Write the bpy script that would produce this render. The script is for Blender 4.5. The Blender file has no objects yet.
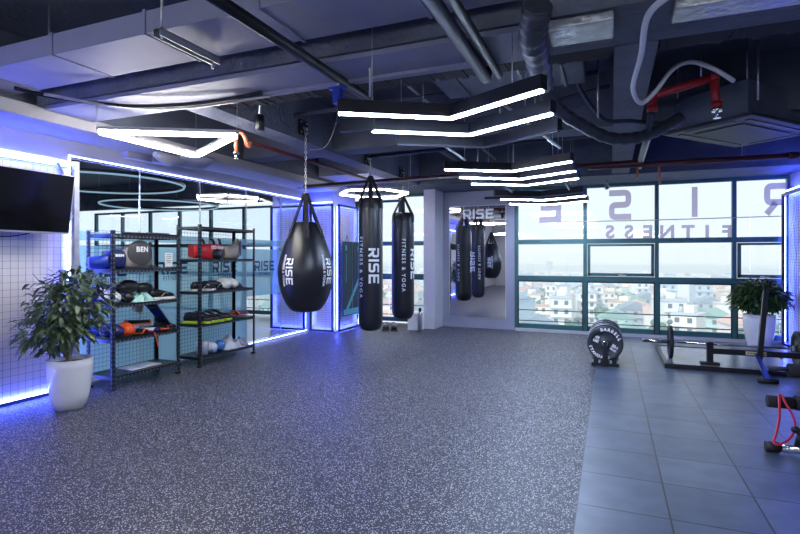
import bpy, bmesh, math, random
from mathutils import Vector, Matrix
R = math.radians
PI = math.pi
rnd = random.Random(7)
scene = bpy.context.scene
COL = scene.collection
H = 1.45                      # eye height
F = 512.0                     # focal length in pixels of an 800 px wide frame
YAW = R(22.3)
CS, SN = math.cos(YAW), math.sin(YAW)

# ------------------------------------------------------------------ measuring helpers
def _dir(px, py):
    u = (px - 400) / F; v = (257 - py) / F
    return Vector((u * CS - SN, u * SN + CS, v))
def at_h(px, py, h):
    d = _dir(px, py); t = (h - H) / d.z
    return Vector((d.x * t, d.y * t, h))
def at_y(px, py, y):
    d = _dir(px, py); t = y / d.y
    return Vector((d.x * t, y, H + d.z * t))
def at_x(px, py, x):
    d = _dir(px, py); t = x / d.x
    return Vector((x, d.y * t, H + d.z * t))

# ------------------------------------------------------------------ materials
def mat(name, col, rough=0.5, metal=0.0, noise=0.0, nscale=8.0, bump=0.0, bscale=40.0, spec=0.5, sheen=0.0, coat=0.0):
    m = bpy.data.materials.new(name); m.use_nodes = True
    nt = m.node_tree; b = nt.nodes['Principled BSDF']
    b.inputs['Roughness'].default_value = rough
    b.inputs['Metallic'].default_value = metal
    b.inputs['Specular IOR Level'].default_value = spec
    b.inputs['Coat Weight'].default_value = coat
    c = (*col, 1)
    b.inputs['Base Color'].default_value = c
    tc = nt.nodes.new('ShaderNodeTexCoord')
    n = nt.nodes.new('ShaderNodeTexNoise'); n.inputs['Scale'].default_value = nscale
    n.inputs['Detail'].default_value = 4
    nt.links.new(tc.outputs['Object'], n.inputs['Vector'])
    k = max(noise, 0.04)
    mx = nt.nodes.new('ShaderNodeMix'); mx.data_type = 'RGBA'
    mx.inputs[6].default_value = tuple(min(1, x * (1 - k)) for x in col) + (1,)
    mx.inputs[7].default_value = tuple(min(1, x * (1 + k)) for x in col) + (1,)
    nt.links.new(n.outputs['Fac'], mx.inputs[0])
    nt.links.new(mx.outputs[2], b.inputs['Base Color'])
    if bump > 0:
        n2 = nt.nodes.new('ShaderNodeTexNoise'); n2.inputs['Scale'].default_value = bscale
        n2.inputs['Detail'].default_value = 5
        nt.links.new(tc.outputs['Object'], n2.inputs['Vector'])
        bp = nt.nodes.new('ShaderNodeBump'); bp.inputs['Strength'].default_value = bump
        bp.inputs['Distance'].default_value = 0.02
        nt.links.new(n2.outputs['Fac'], bp.inputs['Height'])
        nt.links.new(bp.outputs['Normal'], b.inputs['Normal'])
    return m
def emis(name, col, strength):
    m = bpy.data.materials.new(name); m.use_nodes = True
    nt = m.node_tree; nt.nodes.clear()
    e = nt.nodes.new('ShaderNodeEmission'); e.inputs['Color'].default_value = (*col, 1)
    e.inputs['Strength'].default_value = strength
    o = nt.nodes.new('ShaderNodeOutputMaterial'); nt.links.new(e.outputs[0], o.inputs[0])
    return m
def glass(name, tint=(0.95, 0.98, 1), refl=0.08, frost=0.0, frost_col=(0.6, 0.75, 0.85)):
    m = bpy.data.materials.new(name); m.use_nodes = True
    nt = m.node_tree; nt.nodes.clear()
    t = nt.nodes.new('ShaderNodeBsdfTransparent'); t.inputs['Color'].default_value = (*tint, 1)
    g = nt.nodes.new('ShaderNodeBsdfGlossy'); g.inputs['Roughness'].default_value = 0.01
    fr = nt.nodes.new('ShaderNodeLayerWeight')
    pw_ = nt.nodes.new('ShaderNodeMath'); pw_.operation = 'POWER'; pw_.inputs[1].default_value = 5.0
    nt.links.new(fr.outputs['Facing'], pw_.inputs[0])
    ml = nt.nodes.new('ShaderNodeMath'); ml.operation = 'MULTIPLY_ADD'; ml.inputs[1].default_value = 0.55; ml.inputs[2].default_value = refl / 2
    ml.use_clamp = True
    nt.links.new(pw_.outputs[0], ml.inputs[0])
    mx = nt.nodes.new('ShaderNodeMixShader')
    nt.links.new(ml.outputs[0], mx.inputs[0]); nt.links.new(t.outputs[0], mx.inputs[1]); nt.links.new(g.outputs[0], mx.inputs[2])
    last = mx
    if frost > 0:
        d = nt.nodes.new('ShaderNodeBsdfDiffuse'); d.inputs['Color'].default_value = (*frost_col, 1)
        tr = nt.nodes.new('ShaderNodeBsdfTranslucent'); tr.inputs['Color'].default_value = (*frost_col, 1)
        a = nt.nodes.new('ShaderNodeMixShader'); a.inputs[0].default_value = 0.6
        nt.links.new(d.outputs[0], a.inputs[1]); nt.links.new(tr.outputs[0], a.inputs[2])
        b = nt.nodes.new('ShaderNodeMixShader'); b.inputs[0].default_value = frost
        nt.links.new(mx.outputs[0], b.inputs[1]); nt.links.new(a.outputs[0], b.inputs[2])
        last = b
    o = nt.nodes.new('ShaderNodeOutputMaterial'); nt.links.new(last.outputs[0], o.inputs[0])
    return m

def rubber_floor():
    m = mat('speckled_rubber', (0.02, 0.021, 0.027), rough=0.48, spec=0.4)
    nt = m.node_tree; b = nt.nodes['Principled BSDF']
    tc = nt.nodes.new('ShaderNodeTexCoord')
    nz = nt.nodes.new('ShaderNodeTexNoise'); nz.inputs['Scale'].default_value = 90; nz.inputs['Detail'].default_value = 2
    nt.links.new(tc.outputs['Object'], nz.inputs['Vector'])
    ad = nt.nodes.new('ShaderNodeVectorMath'); ad.operation = 'MULTIPLY_ADD'
    ad.inputs[1].default_value = (0.012, 0.012, 0)
    nt.links.new(nz.outputs['Color'], ad.inputs[0]); nt.links.new(tc.outputs['Object'], ad.inputs[2])
    out = None
    for sc_, th, rad in ((95, 0.85, 0.36), (165, 0.86, 0.42)):
        v = nt.nodes.new('ShaderNodeTexVoronoi'); v.voronoi_dimensions = '2D'; v.inputs['Scale'].default_value = sc_
        nt.links.new(ad.outputs[0], v.inputs['Vector'])
        sp = nt.nodes.new('ShaderNodeSeparateColor'); nt.links.new(v.outputs['Color'], sp.inputs[0])
        g1 = nt.nodes.new('ShaderNodeMath'); g1.operation = 'GREATER_THAN'; g1.inputs[1].default_value = th
        nt.links.new(sp.outputs[0], g1.inputs[0])
        g2 = nt.nodes.new('ShaderNodeMath'); g2.operation = 'LESS_THAN'; g2.inputs[1].default_value = rad
        nt.links.new(v.outputs['Distance'], g2.inputs[0])
        mu = nt.nodes.new('ShaderNodeMath'); mu.operation = 'MULTIPLY'
        nt.links.new(g1.outputs[0], mu.inputs[0]); nt.links.new(g2.outputs[0], mu.inputs[1])
        if out is None: out = mu
        else:
            mxm = nt.nodes.new('ShaderNodeMath'); mxm.operation = 'MAXIMUM'
            nt.links.new(out.outputs[0], mxm.inputs[0]); nt.links.new(mu.outputs[0], mxm.inputs[1]); out = mxm
    n2 = nt.nodes.new('ShaderNodeTexNoise'); n2.inputs['Scale'].default_value = 1.3; n2.inputs['Detail'].default_value = 6
    nt.links.new(tc.outputs['Object'], n2.inputs['Vector'])
    base = nt.nodes.new('ShaderNodeMix'); base.data_type = 'RGBA'
    base.inputs[6].default_value = (0.028, 0.027, 0.042, 1); base.inputs[7].default_value = (0.044, 0.043, 0.063, 1)
    nt.links.new(n2.outputs['Fac'], base.inputs[0])
    mx = nt.nodes.new('ShaderNodeMix'); mx.data_type = 'RGBA'
    nt.links.new(out.outputs[0], mx.inputs[0]); nt.links.new(base.outputs[2], mx.inputs[6])
    mx.inputs[7].default_value = (0.60, 0.60, 0.66, 1)
    nt.links.new(mx.outputs[2], b.inputs['Base Color'])
    bn = nt.nodes.new('ShaderNodeTexNoise'); bn.inputs['Scale'].default_value = 260
    nt.links.new(tc.outputs['Object'], bn.inputs['Vector'])
    bp = nt.nodes.new('ShaderNodeBump'); bp.inputs['Strength'].default_value = 0.25; bp.inputs['Distance'].default_value = 0.003
    nt.links.new(bn.outputs['Fac'], bp.inputs['Height']); nt.links.new(bp.outputs['Normal'], b.inputs['Normal'])
    return m
def tile_floor():
    m = mat('rubber_tile', (0.05, 0.06, 0.08), rough=0.31, spec=0.65)
    nt = m.node_tree; b = nt.nodes['Principled BSDF']
    tc = nt.nodes.new('ShaderNodeTexCoord')
    mp = nt.nodes.new('ShaderNodeMapping'); mp.inputs['Location'].default_value = (0.18, -0.24, 0)
    nt.links.new(tc.outputs['Object'], mp.inputs[0])
    br = nt.nodes.new('ShaderNodeTexBrick'); br.offset = 0.0; br.squash = 1.0
    br.inputs['Scale'].default_value = 1.0; br.inputs['Brick Width'].default_value = 0.49; br.inputs['Row Height'].default_value = 0.49
    br.inputs['Mortar Size'].default_value = 0.006; br.inputs['Mortar Smooth'].default_value = 0.15; br.inputs['Bias'].default_value = 0.0
    br.inputs['Color1'].default_value = (0.068, 0.094, 0.150, 1); br.inputs['Color2'].default_value = (0.105, 0.135, 0.205, 1)
    br.inputs['Mortar'].default_value = (0.012, 0.014, 0.02, 1)
    nt.links.new(mp.outputs[0], br.inputs['Vector'])
    n2 = nt.nodes.new('ShaderNodeTexNoise'); n2.inputs['Scale'].default_value = 5; n2.inputs['Detail'].default_value = 8
    nt.links.new(tc.outputs['Object'], n2.inputs['Vector'])
    rp = nt.nodes.new('ShaderNodeMapRange'); rp.inputs[1].default_value = 0.3; rp.inputs[2].default_value = 0.7
    rp.inputs[3].default_value = 0.8; rp.inputs[4].default_value = 1.25
    nt.links.new(n2.outputs['Fac'], rp.inputs[0])
    mx = nt.nodes.new('ShaderNodeVectorMath'); mx.operation = 'SCALE'
    nt.links.new(br.outputs['Color'], mx.inputs[0]); nt.links.new(rp.outputs[0], mx.inputs['Scale'])
    nt.links.new(mx.outputs[0], b.inputs['Base Color'])
    bn = nt.nodes.new('ShaderNodeTexNoise'); bn.inputs['Scale'].default_value = 300
    nt.links.new(tc.outputs['Object'], bn.inputs['Vector'])
    sb = nt.nodes.new('ShaderNodeMath'); sb.operation = 'MULTIPLY_ADD'; sb.inputs[1].default_value = -3.0
    nt.links.new(br.outputs['Fac'], sb.inputs[0]); nt.links.new(bn.outputs['Fac'], sb.inputs[2])
    bp = nt.nodes.new('ShaderNodeBump'); bp.inputs['Strength'].default_value = 0.3; bp.inputs['Distance'].default_value = 0.002
    nt.links.new(sb.outputs[0], bp.inputs['Height']); nt.links.new(bp.outputs['Normal'], b.inputs['Normal'])
    return m

M = {}
M['rubber'] = rubber_floor()
M['tile'] = tile_floor()
M['ceil'] = mat('painted_concrete_dark', (0.085, 0.1, 0.145), rough=0.7, noise=0.35, nscale=2.5, bump=0.6, bscale=14)
M['ceil2'] = mat('sprayed_fireproofing', (0.12, 0.135, 0.185), rough=0.75, noise=0.4, nscale=3.5, bump=1.0, bscale=22)
M['duct'] = mat('painted_duct', (0.25, 0.26, 0.36), rough=0.6, metal=0.0, noise=0.12, nscale=5, bump=0.15, bscale=9)
M['ductdark'] = mat('dark_duct', (0.055, 0.062, 0.085), rough=0.45, metal=0.2, noise=0.25, nscale=5, bump=0.3, bscale=25)
M['foil'] = mat('foil_insulation', (0.5, 0.52, 0.55), rough=0.3, metal=0.7, noise=0.35, nscale=9, bump=1.0, bscale=18)
M['galv'] = mat('galvanised_steel', (0.45, 0.46, 0.48), rough=0.38, metal=0.8, noise=0.35, nscale=14)
M['blackpipe'] = mat('black_pipe', (0.008, 0.009, 0.014), rough=0.4, metal=0.0, spec=.3)
M['bluepipe'] = mat('blue_grey_pipe', (0.035, 0.04, 0.07), rough=0.45, metal=0.0, spec=0.25)
M['redpipe'] = mat('red_pipe', (0.30, 0.012, 0.016), rough=0.3, noise=0.2)
M['darkred'] = mat('dark_red_pipe', (0.07, 0.010, 0.014), rough=0.4, noise=0.3)
M['copper'] = mat('copper_red_pipe', (0.55, 0.16, 0.08), rough=0.35, noise=0.2)
M['whitecable'] = mat('white_cable', (0.75, 0.76, 0.8), rough=0.4)
M['greypaint'] = mat('grey_wall_paint', (0.33, 0.33, 0.38), rough=0.7, noise=0.08, nscale=3, bump=0.1)
M['lavpaint'] = mat('lavender_grey_paint', (0.32, 0.32, 0.42), rough=0.55, noise=0.1, nscale=3, bump=0.12)
M['pale'] = mat('pale_pillar_paint', (0.60, 0.59, 0.63), rough=0.6, noise=0.05)
M['board'] = mat('white_panel_board', (0.70, 0.68, 0.76), rough=0.3, noise=0.04)
M['grid'] = mat('dark_wire', (0.08, 0.09, 0.14), rough=0.4, metal=0.4)
M['blackmetal'] = mat('black_powder_coat', (0.012, 0.013, 0.02), rough=0.35, metal=0.2)
M['shelfpost'] = mat('slotted_black_steel', (0.012, 0.013, 0.022), rough=0.35, metal=0.2)
M['winframe'] = mat('dark_green_aluminium', (0.03, 0.12, 0.13), rough=0.35, metal=0.1)
M['winblack'] = mat('black_gasket', (0.01, 0.014, 0.018), rough=0.4)
M['sill'] = mat('sill_stone', (0.55, 0.53, 0.58), rough=0.4, noise=0.1)
M['glass'] = glass('window_glass', (0.97, 0.99, 1.0), 0.04)
M['pglass'] = glass('partition_glass', (0.93, 0.97, 1.0), 0.07)
M['frost'] = glass('frosted_film', (0.85, 0.97, 1.0), 0.03, frost=0.5, frost_col=(0.58, 0.88, 1.0))
M['film'] = mat('dark_blue_film', (0.02, 0.06, 0.14), rough=0.4)
M['decal'] = glass('mauve_window_film', (0.8, 0.8, 0.9), 0.02, frost=0.82, frost_col=(0.56, 0.46, 0.62))
M['mirror'] = mat('mirror_silver', (0.92, 0.93, 0.95), rough=0.0, metal=1.0)
_mb = M['mirror'].node_tree
M['vinylblack'] = mat('black_bag_vinyl', (0.011, 0.012, 0.018), rough=0.33, noise=0.1, nscale=6, bump=0.12, bscale=12)
M['strapblack'] = mat('black_webbing', (0.012, 0.012, 0.018), rough=0.6, bump=0.3, bscale=150)
M['white'] = mat('white_print', (0.85, 0.87, 0.9), rough=0.5)
M['chain'] = mat('zinc_chain', (0.6, 0.6, 0.62), rough=0.3, metal=0.9)
M['tvblack'] = mat('tv_screen', (0.004, 0.004, 0.005), rough=0.08)
M['tvbezel'] = mat('silver_bezel', (0.55, 0.56, 0.6), rough=0.3, metal=0.7)
M['potwhite'] = mat('white_glazed_pot', (0.85, 0.84, 0.85), rough=0.2, coat=0.3)
M['soil'] = mat('potting_soil', (0.16, 0.09, 0.05), rough=0.9, noise=0.4, nscale=60, bump=0.8, bscale=90)
M['bark'] = mat('pale_bark', (0.30, 0.25, 0.20), rough=0.8, noise=0.3, nscale=40, bump=0.4)
M['leaf'] = mat('ficus_leaf', (0.075, 0.12, 0.05), rough=0.38, noise=0.6, nscale=12)
M['leaf2'] = mat('glossy_leaf', (0.03, 0.075, 0.02), rough=0.3, noise=0.7, nscale=15)
M['rubberblack'] = mat('black_rubber', (0.014, 0.014, 0.018), rough=0.55)
M['plategrey'] = mat('grey_cast_iron', (0.045, 0.05, 0.065), rough=0.4, metal=0.3, noise=0.2, nscale=20)
M['chrome'] = mat('chrome', (0.75, 0.77, 0.8), rough=0.12, metal=1.0)
M['foam'] = mat('black_foam_and_shade', (0.012, 0.012, 0.016), rough=0.8, bump=0.4, bscale=120)
M['redband'] = mat('red_rubber_tube', (0.55, 0.015, 0.05), rough=0.35)
M['red'] = mat('red_leather', (0.52, 0.012, 0.015), rough=0.3, bump=0.1)
M['grey'] = mat('grey_leather', (0.36, 0.32, 0.29), rough=0.4, bump=0.1)
M['grille'] = mat('grille_dark', (0.02, 0.024, 0.04), rough=.5)
M['darkgrey'] = mat('dark_grey_leather', (0.06, 0.06, 0.065), rough=0.35)
M['blue'] = mat('blue_leather', (0.012, 0.04, 0.36), rough=0.3)
M['navy'] = mat('navy_leather', (0.01, 0.015, 0.10), rough=0.35)
M['orange'] = mat('orange_leather', (0.75, 0.09, 0.015), rough=0.35)
M['mint'] = mat('mint_cloth', (0.42, 0.72, 0.70), rough=0.8, noise=0.15)
M['lime'] = mat('lime_sole', (0.40, 0.60, 0.03), rough=0.5)
M['cream'] = mat('cream_trim', (0.72, 0.62, 0.38), rough=0.5)
M['plasticclear'] = mat('milky_plastic', (0.62, 0.66, 0.76), rough=0.35, noise=0.1)
M['skyblueplastic'] = mat('sky_blue_plastic', (0.07, 0.22, 0.62), rough=0.3)
M['paper'] = mat('paper', (0.82, 0.82, 0.82), rough=0.8)
M['black'] = mat('black_leather', (0.012, 0.012, 0.015), rough=0.3, bump=0.1)
M['whiteleather'] = mat('white_leather', (0.75, 0.75, 0.76), rough=0.35)
M['teal'] = mat('dark_teal_mat', (0.012, 0.05, 0.075), rough=0.6)
M['cyan'] = mat('cyan_print', (0.12, 0.5, 0.65), rough=0.6)
M['bluepad'] = mat('blue_satin_steel', (0.02, 0.04, 0.22), rough=0.3, metal=0.3)
M['led_white'] = emis('led_white', (0.58, 0.72, 1.0), 170)
M['led_warm'] = emis('led_neutral', (1.0, 0.96, 0.88), 85)
M['led_hex'] = emis('led_hexagon', (1.0, 0.96, 0.92), 18)
M['led_blue'] = emis('led_blue', (0.07, 0.11, 1.0), 90)
M['led_edge'] = emis('led_edge', (0.30, 0.38, 1.0), 22)
M['led_ring'] = emis('led_ring', (0.5, 0.75, 0.95), 0.6)
M['unlit'] = mat('unlit_diffuser', (0.05, 0.05, 0.09), rough=0.4)

# ------------------------------------------------------------------ mesh builder
class MB:
    def __init__(s): s.v = []; s.f = []; s.m = []; s.k = 0; s.sm = []
    def _q(s, idx, smooth=False): s.f.append(idx); s.m.append(s.k); s.sm.append(smooth)
    def slot(s, k): s.k = k; return s
    def box(s, lo, hi, mtx=None):
        x0, y0, z0 = lo; x1, y1, z1 = hi; b = len(s.v)
        c = [(x0,y0,z0),(x1,y0,z0),(x1,y1,z0),(x0,y1,z0),(x0,y0,z1),(x1,y0,z1),(x1,y1,z1),(x0,y1,z1)]
        for p in c: s.v.append(mtx @ Vector(p) if mtx else Vector(p))
        for q in ((0,3,2,1),(4,5,6,7),(0,1,5,4),(1,2,6,5),(2,3,7,6),(3,0,4,7)): s._q(tuple(b+i for i in q))
        return s
    def bar(s, a, b, w, h, up=(0,0,1)):
        a = Vector(a); b = Vector(b); d = (b - a); L = d.length; d.normalize()
        u = Vector(up)
        if abs(d.dot(u)) > 0.99: u = Vector((1, 0, 0))
        r = d.cross(u).normalized(); u = r.cross(d).normalized()
        mt = Matrix((r, d, u)).transposed().to_4x4(); mt.translation = a
        return s.box((-w/2, 0, -h/2), (w/2, L, h/2), mt)
    def tube(s, pts, r, n=8, cap=True, flat=1.0):
        pts = [Vector(p) for p in pts]; b = len(s.v); N = len(pts)
        prev = None
        for i, p in enumerate(pts):
            t = (pts[min(i+1, N-1)] - pts[max(i-1, 0)])
            if t.length < 1e-9: t = Vector((0, 0, 1))
            t.normalize()
            if prev is None:
                u = Vector((0, 0, 1)) if abs(t.z) < 0.9 else Vector((1, 0, 0))
            else: u = prev
            x = t.cross(u)
            if x.length < 1e-6: x = t.cross(Vector((0, 1, 0.3)))
            x.normalize(); u = x.cross(t).normalized(); prev = u
            rr = r[i] if isinstance(r, (list, tuple)) else r
            for k in range(n):
                a = 2 * PI * k / n
                s.v.append(p + x * math.cos(a) * rr + u * math.sin(a) * rr * flat)
        for i in range(N - 1):
            for k in range(n):
                k2 = (k + 1) % n
                s._q((b+i*n+k, b+(i+1)*n+k, b+(i+1)*n+k2, b+i*n+k2), True)
        if cap:
            s._q(tuple(b + k for k in range(n)))
            s._q(tuple(b + (N-1)*n + k for k in reversed(range(n))))
        return s
    def lathe(s, prof, c=(0,0,0), n=32, mtx=None, cap=True):
        b = len(s.v); c = Vector(c)
        for r, z in prof:
            for k in range(n):
                a = 2 * PI * k / n
                p = Vector((r*math.cos(a), r*math.sin(a), z))
                s.v.append((mtx @ p if mtx else p) + c)
        for i in range(len(prof) - 1):
            for k in range(n):
                k2 = (k+1) % n
                s._q((b+i*n+k, b+i*n+k2, b+(i+1)*n+k2, b+(i+1)*n+k), True)
        if cap:
            s._q(tuple(b + k for k in reversed(range(n)))); j = (len(prof)-1)*n
            s._q(tuple(b + j + k for k in range(n)))
        return s
    def ell(s, c, rad, n=16, m=10, mtx=None, pw=1.0):
        c = Vector(c); b = len(s.v)
        def sg(x, p): return math.copysign(abs(x)**p, x)
        for i in range(m + 1):
            th = -PI/2 + PI*i/m
            for k in range(n):
                a = 2*PI*k/n
                p = Vector((rad[0]*sg(math.cos(th),pw)*sg(math.cos(a),pw), rad[1]*sg(math.cos(th),pw)*sg(math.sin(a),pw), rad[2]*sg(math.sin(th),pw)))
                s.v.append((mtx @ p if mtx else p) + c)
        for i in range(m):
            for k in range(n):
                k2 = (k+1) % n
                s._q((b+i*n+k, b+i*n+k2, b+(i+1)*n+k2, b+(i+1)*n+k), True)
        return s
    def torus(s, c, R_, r, axis=(0,0,1), n=32, m=8, a0=0, a1=2*PI, mtx=None):
        q = Vector((0,0,1)).rotation_difference(Vector(axis)).to_matrix()
        full = abs(a1 - a0 - 2*PI) < 1e-6
        pts = [Vector(c) + q @ Vector((R_*math.cos(a0+(a1-a0)*i/n), R_*math.sin(a0+(a1-a0)*i/n), 0)) for i in range(n + 1)]
        return s.tube(pts, r, m, cap=not full)
    def poly(s, pts): 
        b = len(s.v); s.v += [Vector(p) for p in pts]; s._q(tuple(range(b, b+len(pts)))); return s
    def prism(s, pts, vec):
        b = len(s.v); n = len(pts); vec = Vector(vec)
        s.v += [Vector(p) for p in pts] + [Vector(p) + vec for p in pts]
        s._q(tuple(b+i for i in reversed(range(n)))); s._q(tuple(b+n+i for i in range(n)))
        for i in range(n):
            j = (i+1) % n; s._q((b+i, b+j, b+n+j, b+n+i))
        return s
    def build(s, name, m, parent=None, loc=None, rot=None, bevel=0, label=None):
        me = bpy.data.meshes.new(name)
        me.from_pydata([tuple(v) for v in s.v], [], s.f)
        ms = m if isinstance(m, (list, tuple)) else [m]
        for x in ms: me.materials.append(x)
        for p, k, sm in zip(me.polygons, s.m, s.sm): p.material_index = k; p.use_smooth = sm
        me.validate(); me.update()
        bm = bmesh.new(); bm.from_mesh(me); bmesh.ops.recalc_face_normals(bm, faces=bm.faces)
        bm.to_mesh(me); bm.free()
        o = bpy.data.objects.new(name, me); COL.objects.link(o)
        if parent: o.parent = parent
        if loc is not None: o.location = loc
        if rot is not None: o.rotation_euler = rot
        if bevel:
            bv = o.modifiers.new('bevel', 'BEVEL'); bv.width = bevel; bv.segments = 2; bv.limit_method = 'ANGLE'
        if label: o['label'] = label
        return o

def tag(o, label, cat, group=None, kind=None):
    if label: o['label'] = label
    if cat: o['category'] = cat
    if group: o['group'] = group
    if kind: o['kind'] = kind
    return o
def struct(o): o['kind'] = 'structure'; return o
def empty(name, loc=(0,0,0), rz=0.0, label=None, cat=None, group=None, rot=None):
    o = bpy.data.objects.new(name, None); COL.objects.link(o)
    o.location = loc; o.rotation_euler = rot if rot else (0, 0, rz); o.empty_display_size = 0.1
    return tag(o, label, cat, group)
def copy_tree(o, parent=None):
    c = o.copy(); COL.objects.link(c); c.parent = parent
    for ch in list(o.children): copy_tree(ch, c)
    return c
def smooth_path(pts, k=8):
    P = [Vector(p) for p in pts]; out = []
    for i in range(len(P) - 1):
        p0 = P[max(i-1,0)]; p1 = P[i]; p2 = P[i+1]; p3 = P[min(i+2, len(P)-1)]
        for j in range(k):
            t = j / k
            out.append(0.5*((2*p1)+(p2-p0)*t+(2*p0-5*p1+4*p2-p3)*t*t+(3*p1-p0-3*p2+p3)*t**3))
    out.append(P[-1]); return out

# ------------------------------------------------------------------ lettering
def font_mesh(text, size=1.0, bold=0.0, spacing=1.0):
    cu = bpy.data.curves.new('t', 'FONT'); cu.body = text; cu.size = size; cu.resolution_u = 3
    cu.offset = bold; cu.space_character = spacing; cu.align_x = 'CENTER'; cu.align_y = 'CENTER'
    ob = bpy.data.objects.new('t', cu); COL.objects.link(ob)
    dg = bpy.context.evaluated_depsgraph_get(); dg.update()
    me = bpy.data.meshes.new_from_object(ob.evaluated_get(dg))
    vs = [v.co.copy() for v in me.vertices]; fs = [tuple(p.vertices) for p in me.polygons]
    bpy.data.objects.remove(ob); bpy.data.curves.remove(cu); bpy.data.meshes.remove(me)
    return vs, fs
def ribbon(pts, w, step=0.04):
    P = []
    for a, b in zip(pts[:-1], pts[1:]):
        a = Vector(a); b = Vector(b); n = max(1, int((b-a).length / step))
        for i in range(n): P.append(a.lerp(b, i/n))
    P.append(Vector(pts[-1])); vs = []; fs = []
    for i, p in enumerate(P):
        d0 = (P[i] - P[i-1]).normalized() if i else (P[1]-P[0]).normalized()
        d1 = (P[i+1] - P[i]).normalized() if i < len(P)-1 else d0
        n0 = Vector((-d0.y, d0.x)); n1 = Vector((-d1.y, d1.x)); nn = (n0 + n1)
        if nn.length < 1e-6: nn = n0
        nn.normalize(); k = 1 / max(0.5, nn.dot(n0))
        vs += [p + nn*w/2*k, p - nn*w/2*k]
    for i in range(len(P)-1): fs.append((2*i, 2*i+1, 2*i+3, 2*i+2))
    return vs, fs
# wide squared letters, unit height, stroke .2 ; (list of strokes, advance)
def _rc(x0, y0, x1, y1, x2, y2, n=4, r=0.14):
    a = Vector((x0, y0)); c = Vector((x1, y1)); b = Vector((x2, y2))
    p = c + (a - c).normalized()*r; q = c + (b - c).normalized()*r
    return [((1-t)**2*p + 2*t*(1-t)*c + t*t*q) for t in [i/n for i in range(n+1)]]
GW = 0.2
GL = {
 'R': ([[ (0.1,0.0),(0.1,0.62)], [(0.0,0.9)] + _rc(0,0.9,0.7,0.9,0.7,0.4) + _rc(0.7,0.9,0.7,0.38,0,0.38) + [(0.22,0.38)], [(0.42,0.36),(0.72,0.0)]], 0.98),
 'I': ([[ (0.1,0.0),(0.1,1.0)]], 0.36),
 'S': ([[ (0.8,0.9)] + _rc(0.8,0.9,0.1,0.9,0.1,0.5) + _rc(0.1,0.9,0.1,0.5,0.7,0.5) + _rc(0.1,0.5,0.7,0.5,0.7,0.1) + _rc(0.7,0.5,0.7,0.1,0,0.1) + [(0.0,0.1)]], 0.98),
 'E': ([[ (0.8,0.9),(0.1,0.9),(0.1,0.1),(0.8,0.1)], [(0.2,0.5),(0.74,0.5)]], 0.9),
}
def glyphs(word, h=1.0):
    vs = []; fs = []; x = 0
    for ch in word:
        st, adv = GL[ch]
        for line in st:
            v, f = ribbon([(p[0] + x, p[1]) for p in line], GW, 0.08)
            b = len(vs); vs += v; fs += [tuple(b+i for i in q) for q in f]
        x += adv
    W = x - 0.1
    vs = [Vector(((v.x - W/2)*h, (v.y - 0.5)*h, 0)) for v in vs]
    return vs, fs
def place_text(name, tv, m, fn, parent=None, label=None):
    vs, fs = tv
    mb = MB(); mb.v = [Vector(fn(v.x, v.y)) for v in vs]
    for f in fs: mb._q(f)
    me = bpy.data.meshes.new(name); me.from_pydata([tuple(v) for v in mb.v], [], mb.f); me.materials.append(m)
    o = bpy.data.objects.new(name, me); COL.objects.link(o)
    if parent: o.parent = parent
    if label: o['label'] = label
    return o
def merge_tv(*tvs):
    vs = []; fs = []
    for (v, f), dx, dy in tvs:
        b = len(vs); vs += [Vector((p.x+dx, p.y+dy, 0)) for p in v]; fs += [tuple(b+i for i in q) for q in f]
    return vs, fs
HAZE = 0.0018; SKY = 1.17; EXPO = 0.0
# ================================================================== SETTING
XL, XR, YF, YB, ZC = -5.45, 2.75, 10.3, -5.5, 3.45
XS = -15.0
sb = lambda n, lo, hi, m: struct(MB().box(lo, hi).build(n, m))
o = sb('floor', (XL, YB, -0.12), (-0.18, YF + 0.15, 0.0), M['rubber'])
o = sb('floor_tiled', (-0.18, YB, -0.12), (XR, YF + 0.15, 0.002), M['tile'])
M['studiofloor'] = mat('studio_floor', (0.42, 0.46, 0.5), rough=0.25, noise=0.1)
sb('floor_studio', (XS, YB, -0.12), (XL, YF + 0.15, 0.0), M['studiofloor'])
sb('ceiling', (XS - 0.2, YB - 0.2, ZC), (XR + 0.3, YF + 0.4, ZC + 0.25), M['ceil'])
# left wall: solid up to the partition, header above the glass
sb('wall_left', (XL - 0.12, YB, 0), (XL, 3.80, ZC), M['greypaint'])
sb('wall_left_header', (XL - 0.12, 3.80, 2.57), (XL, 8.6, ZC), M['greypaint'])
sb('wall_right', (XR, YB, 0), (XR + 0.2, YF + 0.2, ZC), M['greypaint'])
sb('wall_studio', (XS - 0.2, YB, 0), (XS, YF + 0.2, ZC), M['ceil'])
M['backwall'] = mat('back_wall_paint', (0.5, 0.5, 0.54), rough=0.6)
struct(MB().box((XS, YB - 0.2, 0), (-4.6, YB, ZC)).box((1.4, YB-0.2, 0), (XR, YB, ZC)).box((-4.6, YB-0.2, 2.7), (1.4, YB, ZC)).box((-4.6, YB-0.2, 0), (1.4, YB, 0.15)).build('wall_back', M['backwall']))
struct(MB().box((-4.6, YB-0.12, 0.15), (1.4, YB-0.1, 2.7)).build('window_20', M['glass']))
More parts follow.
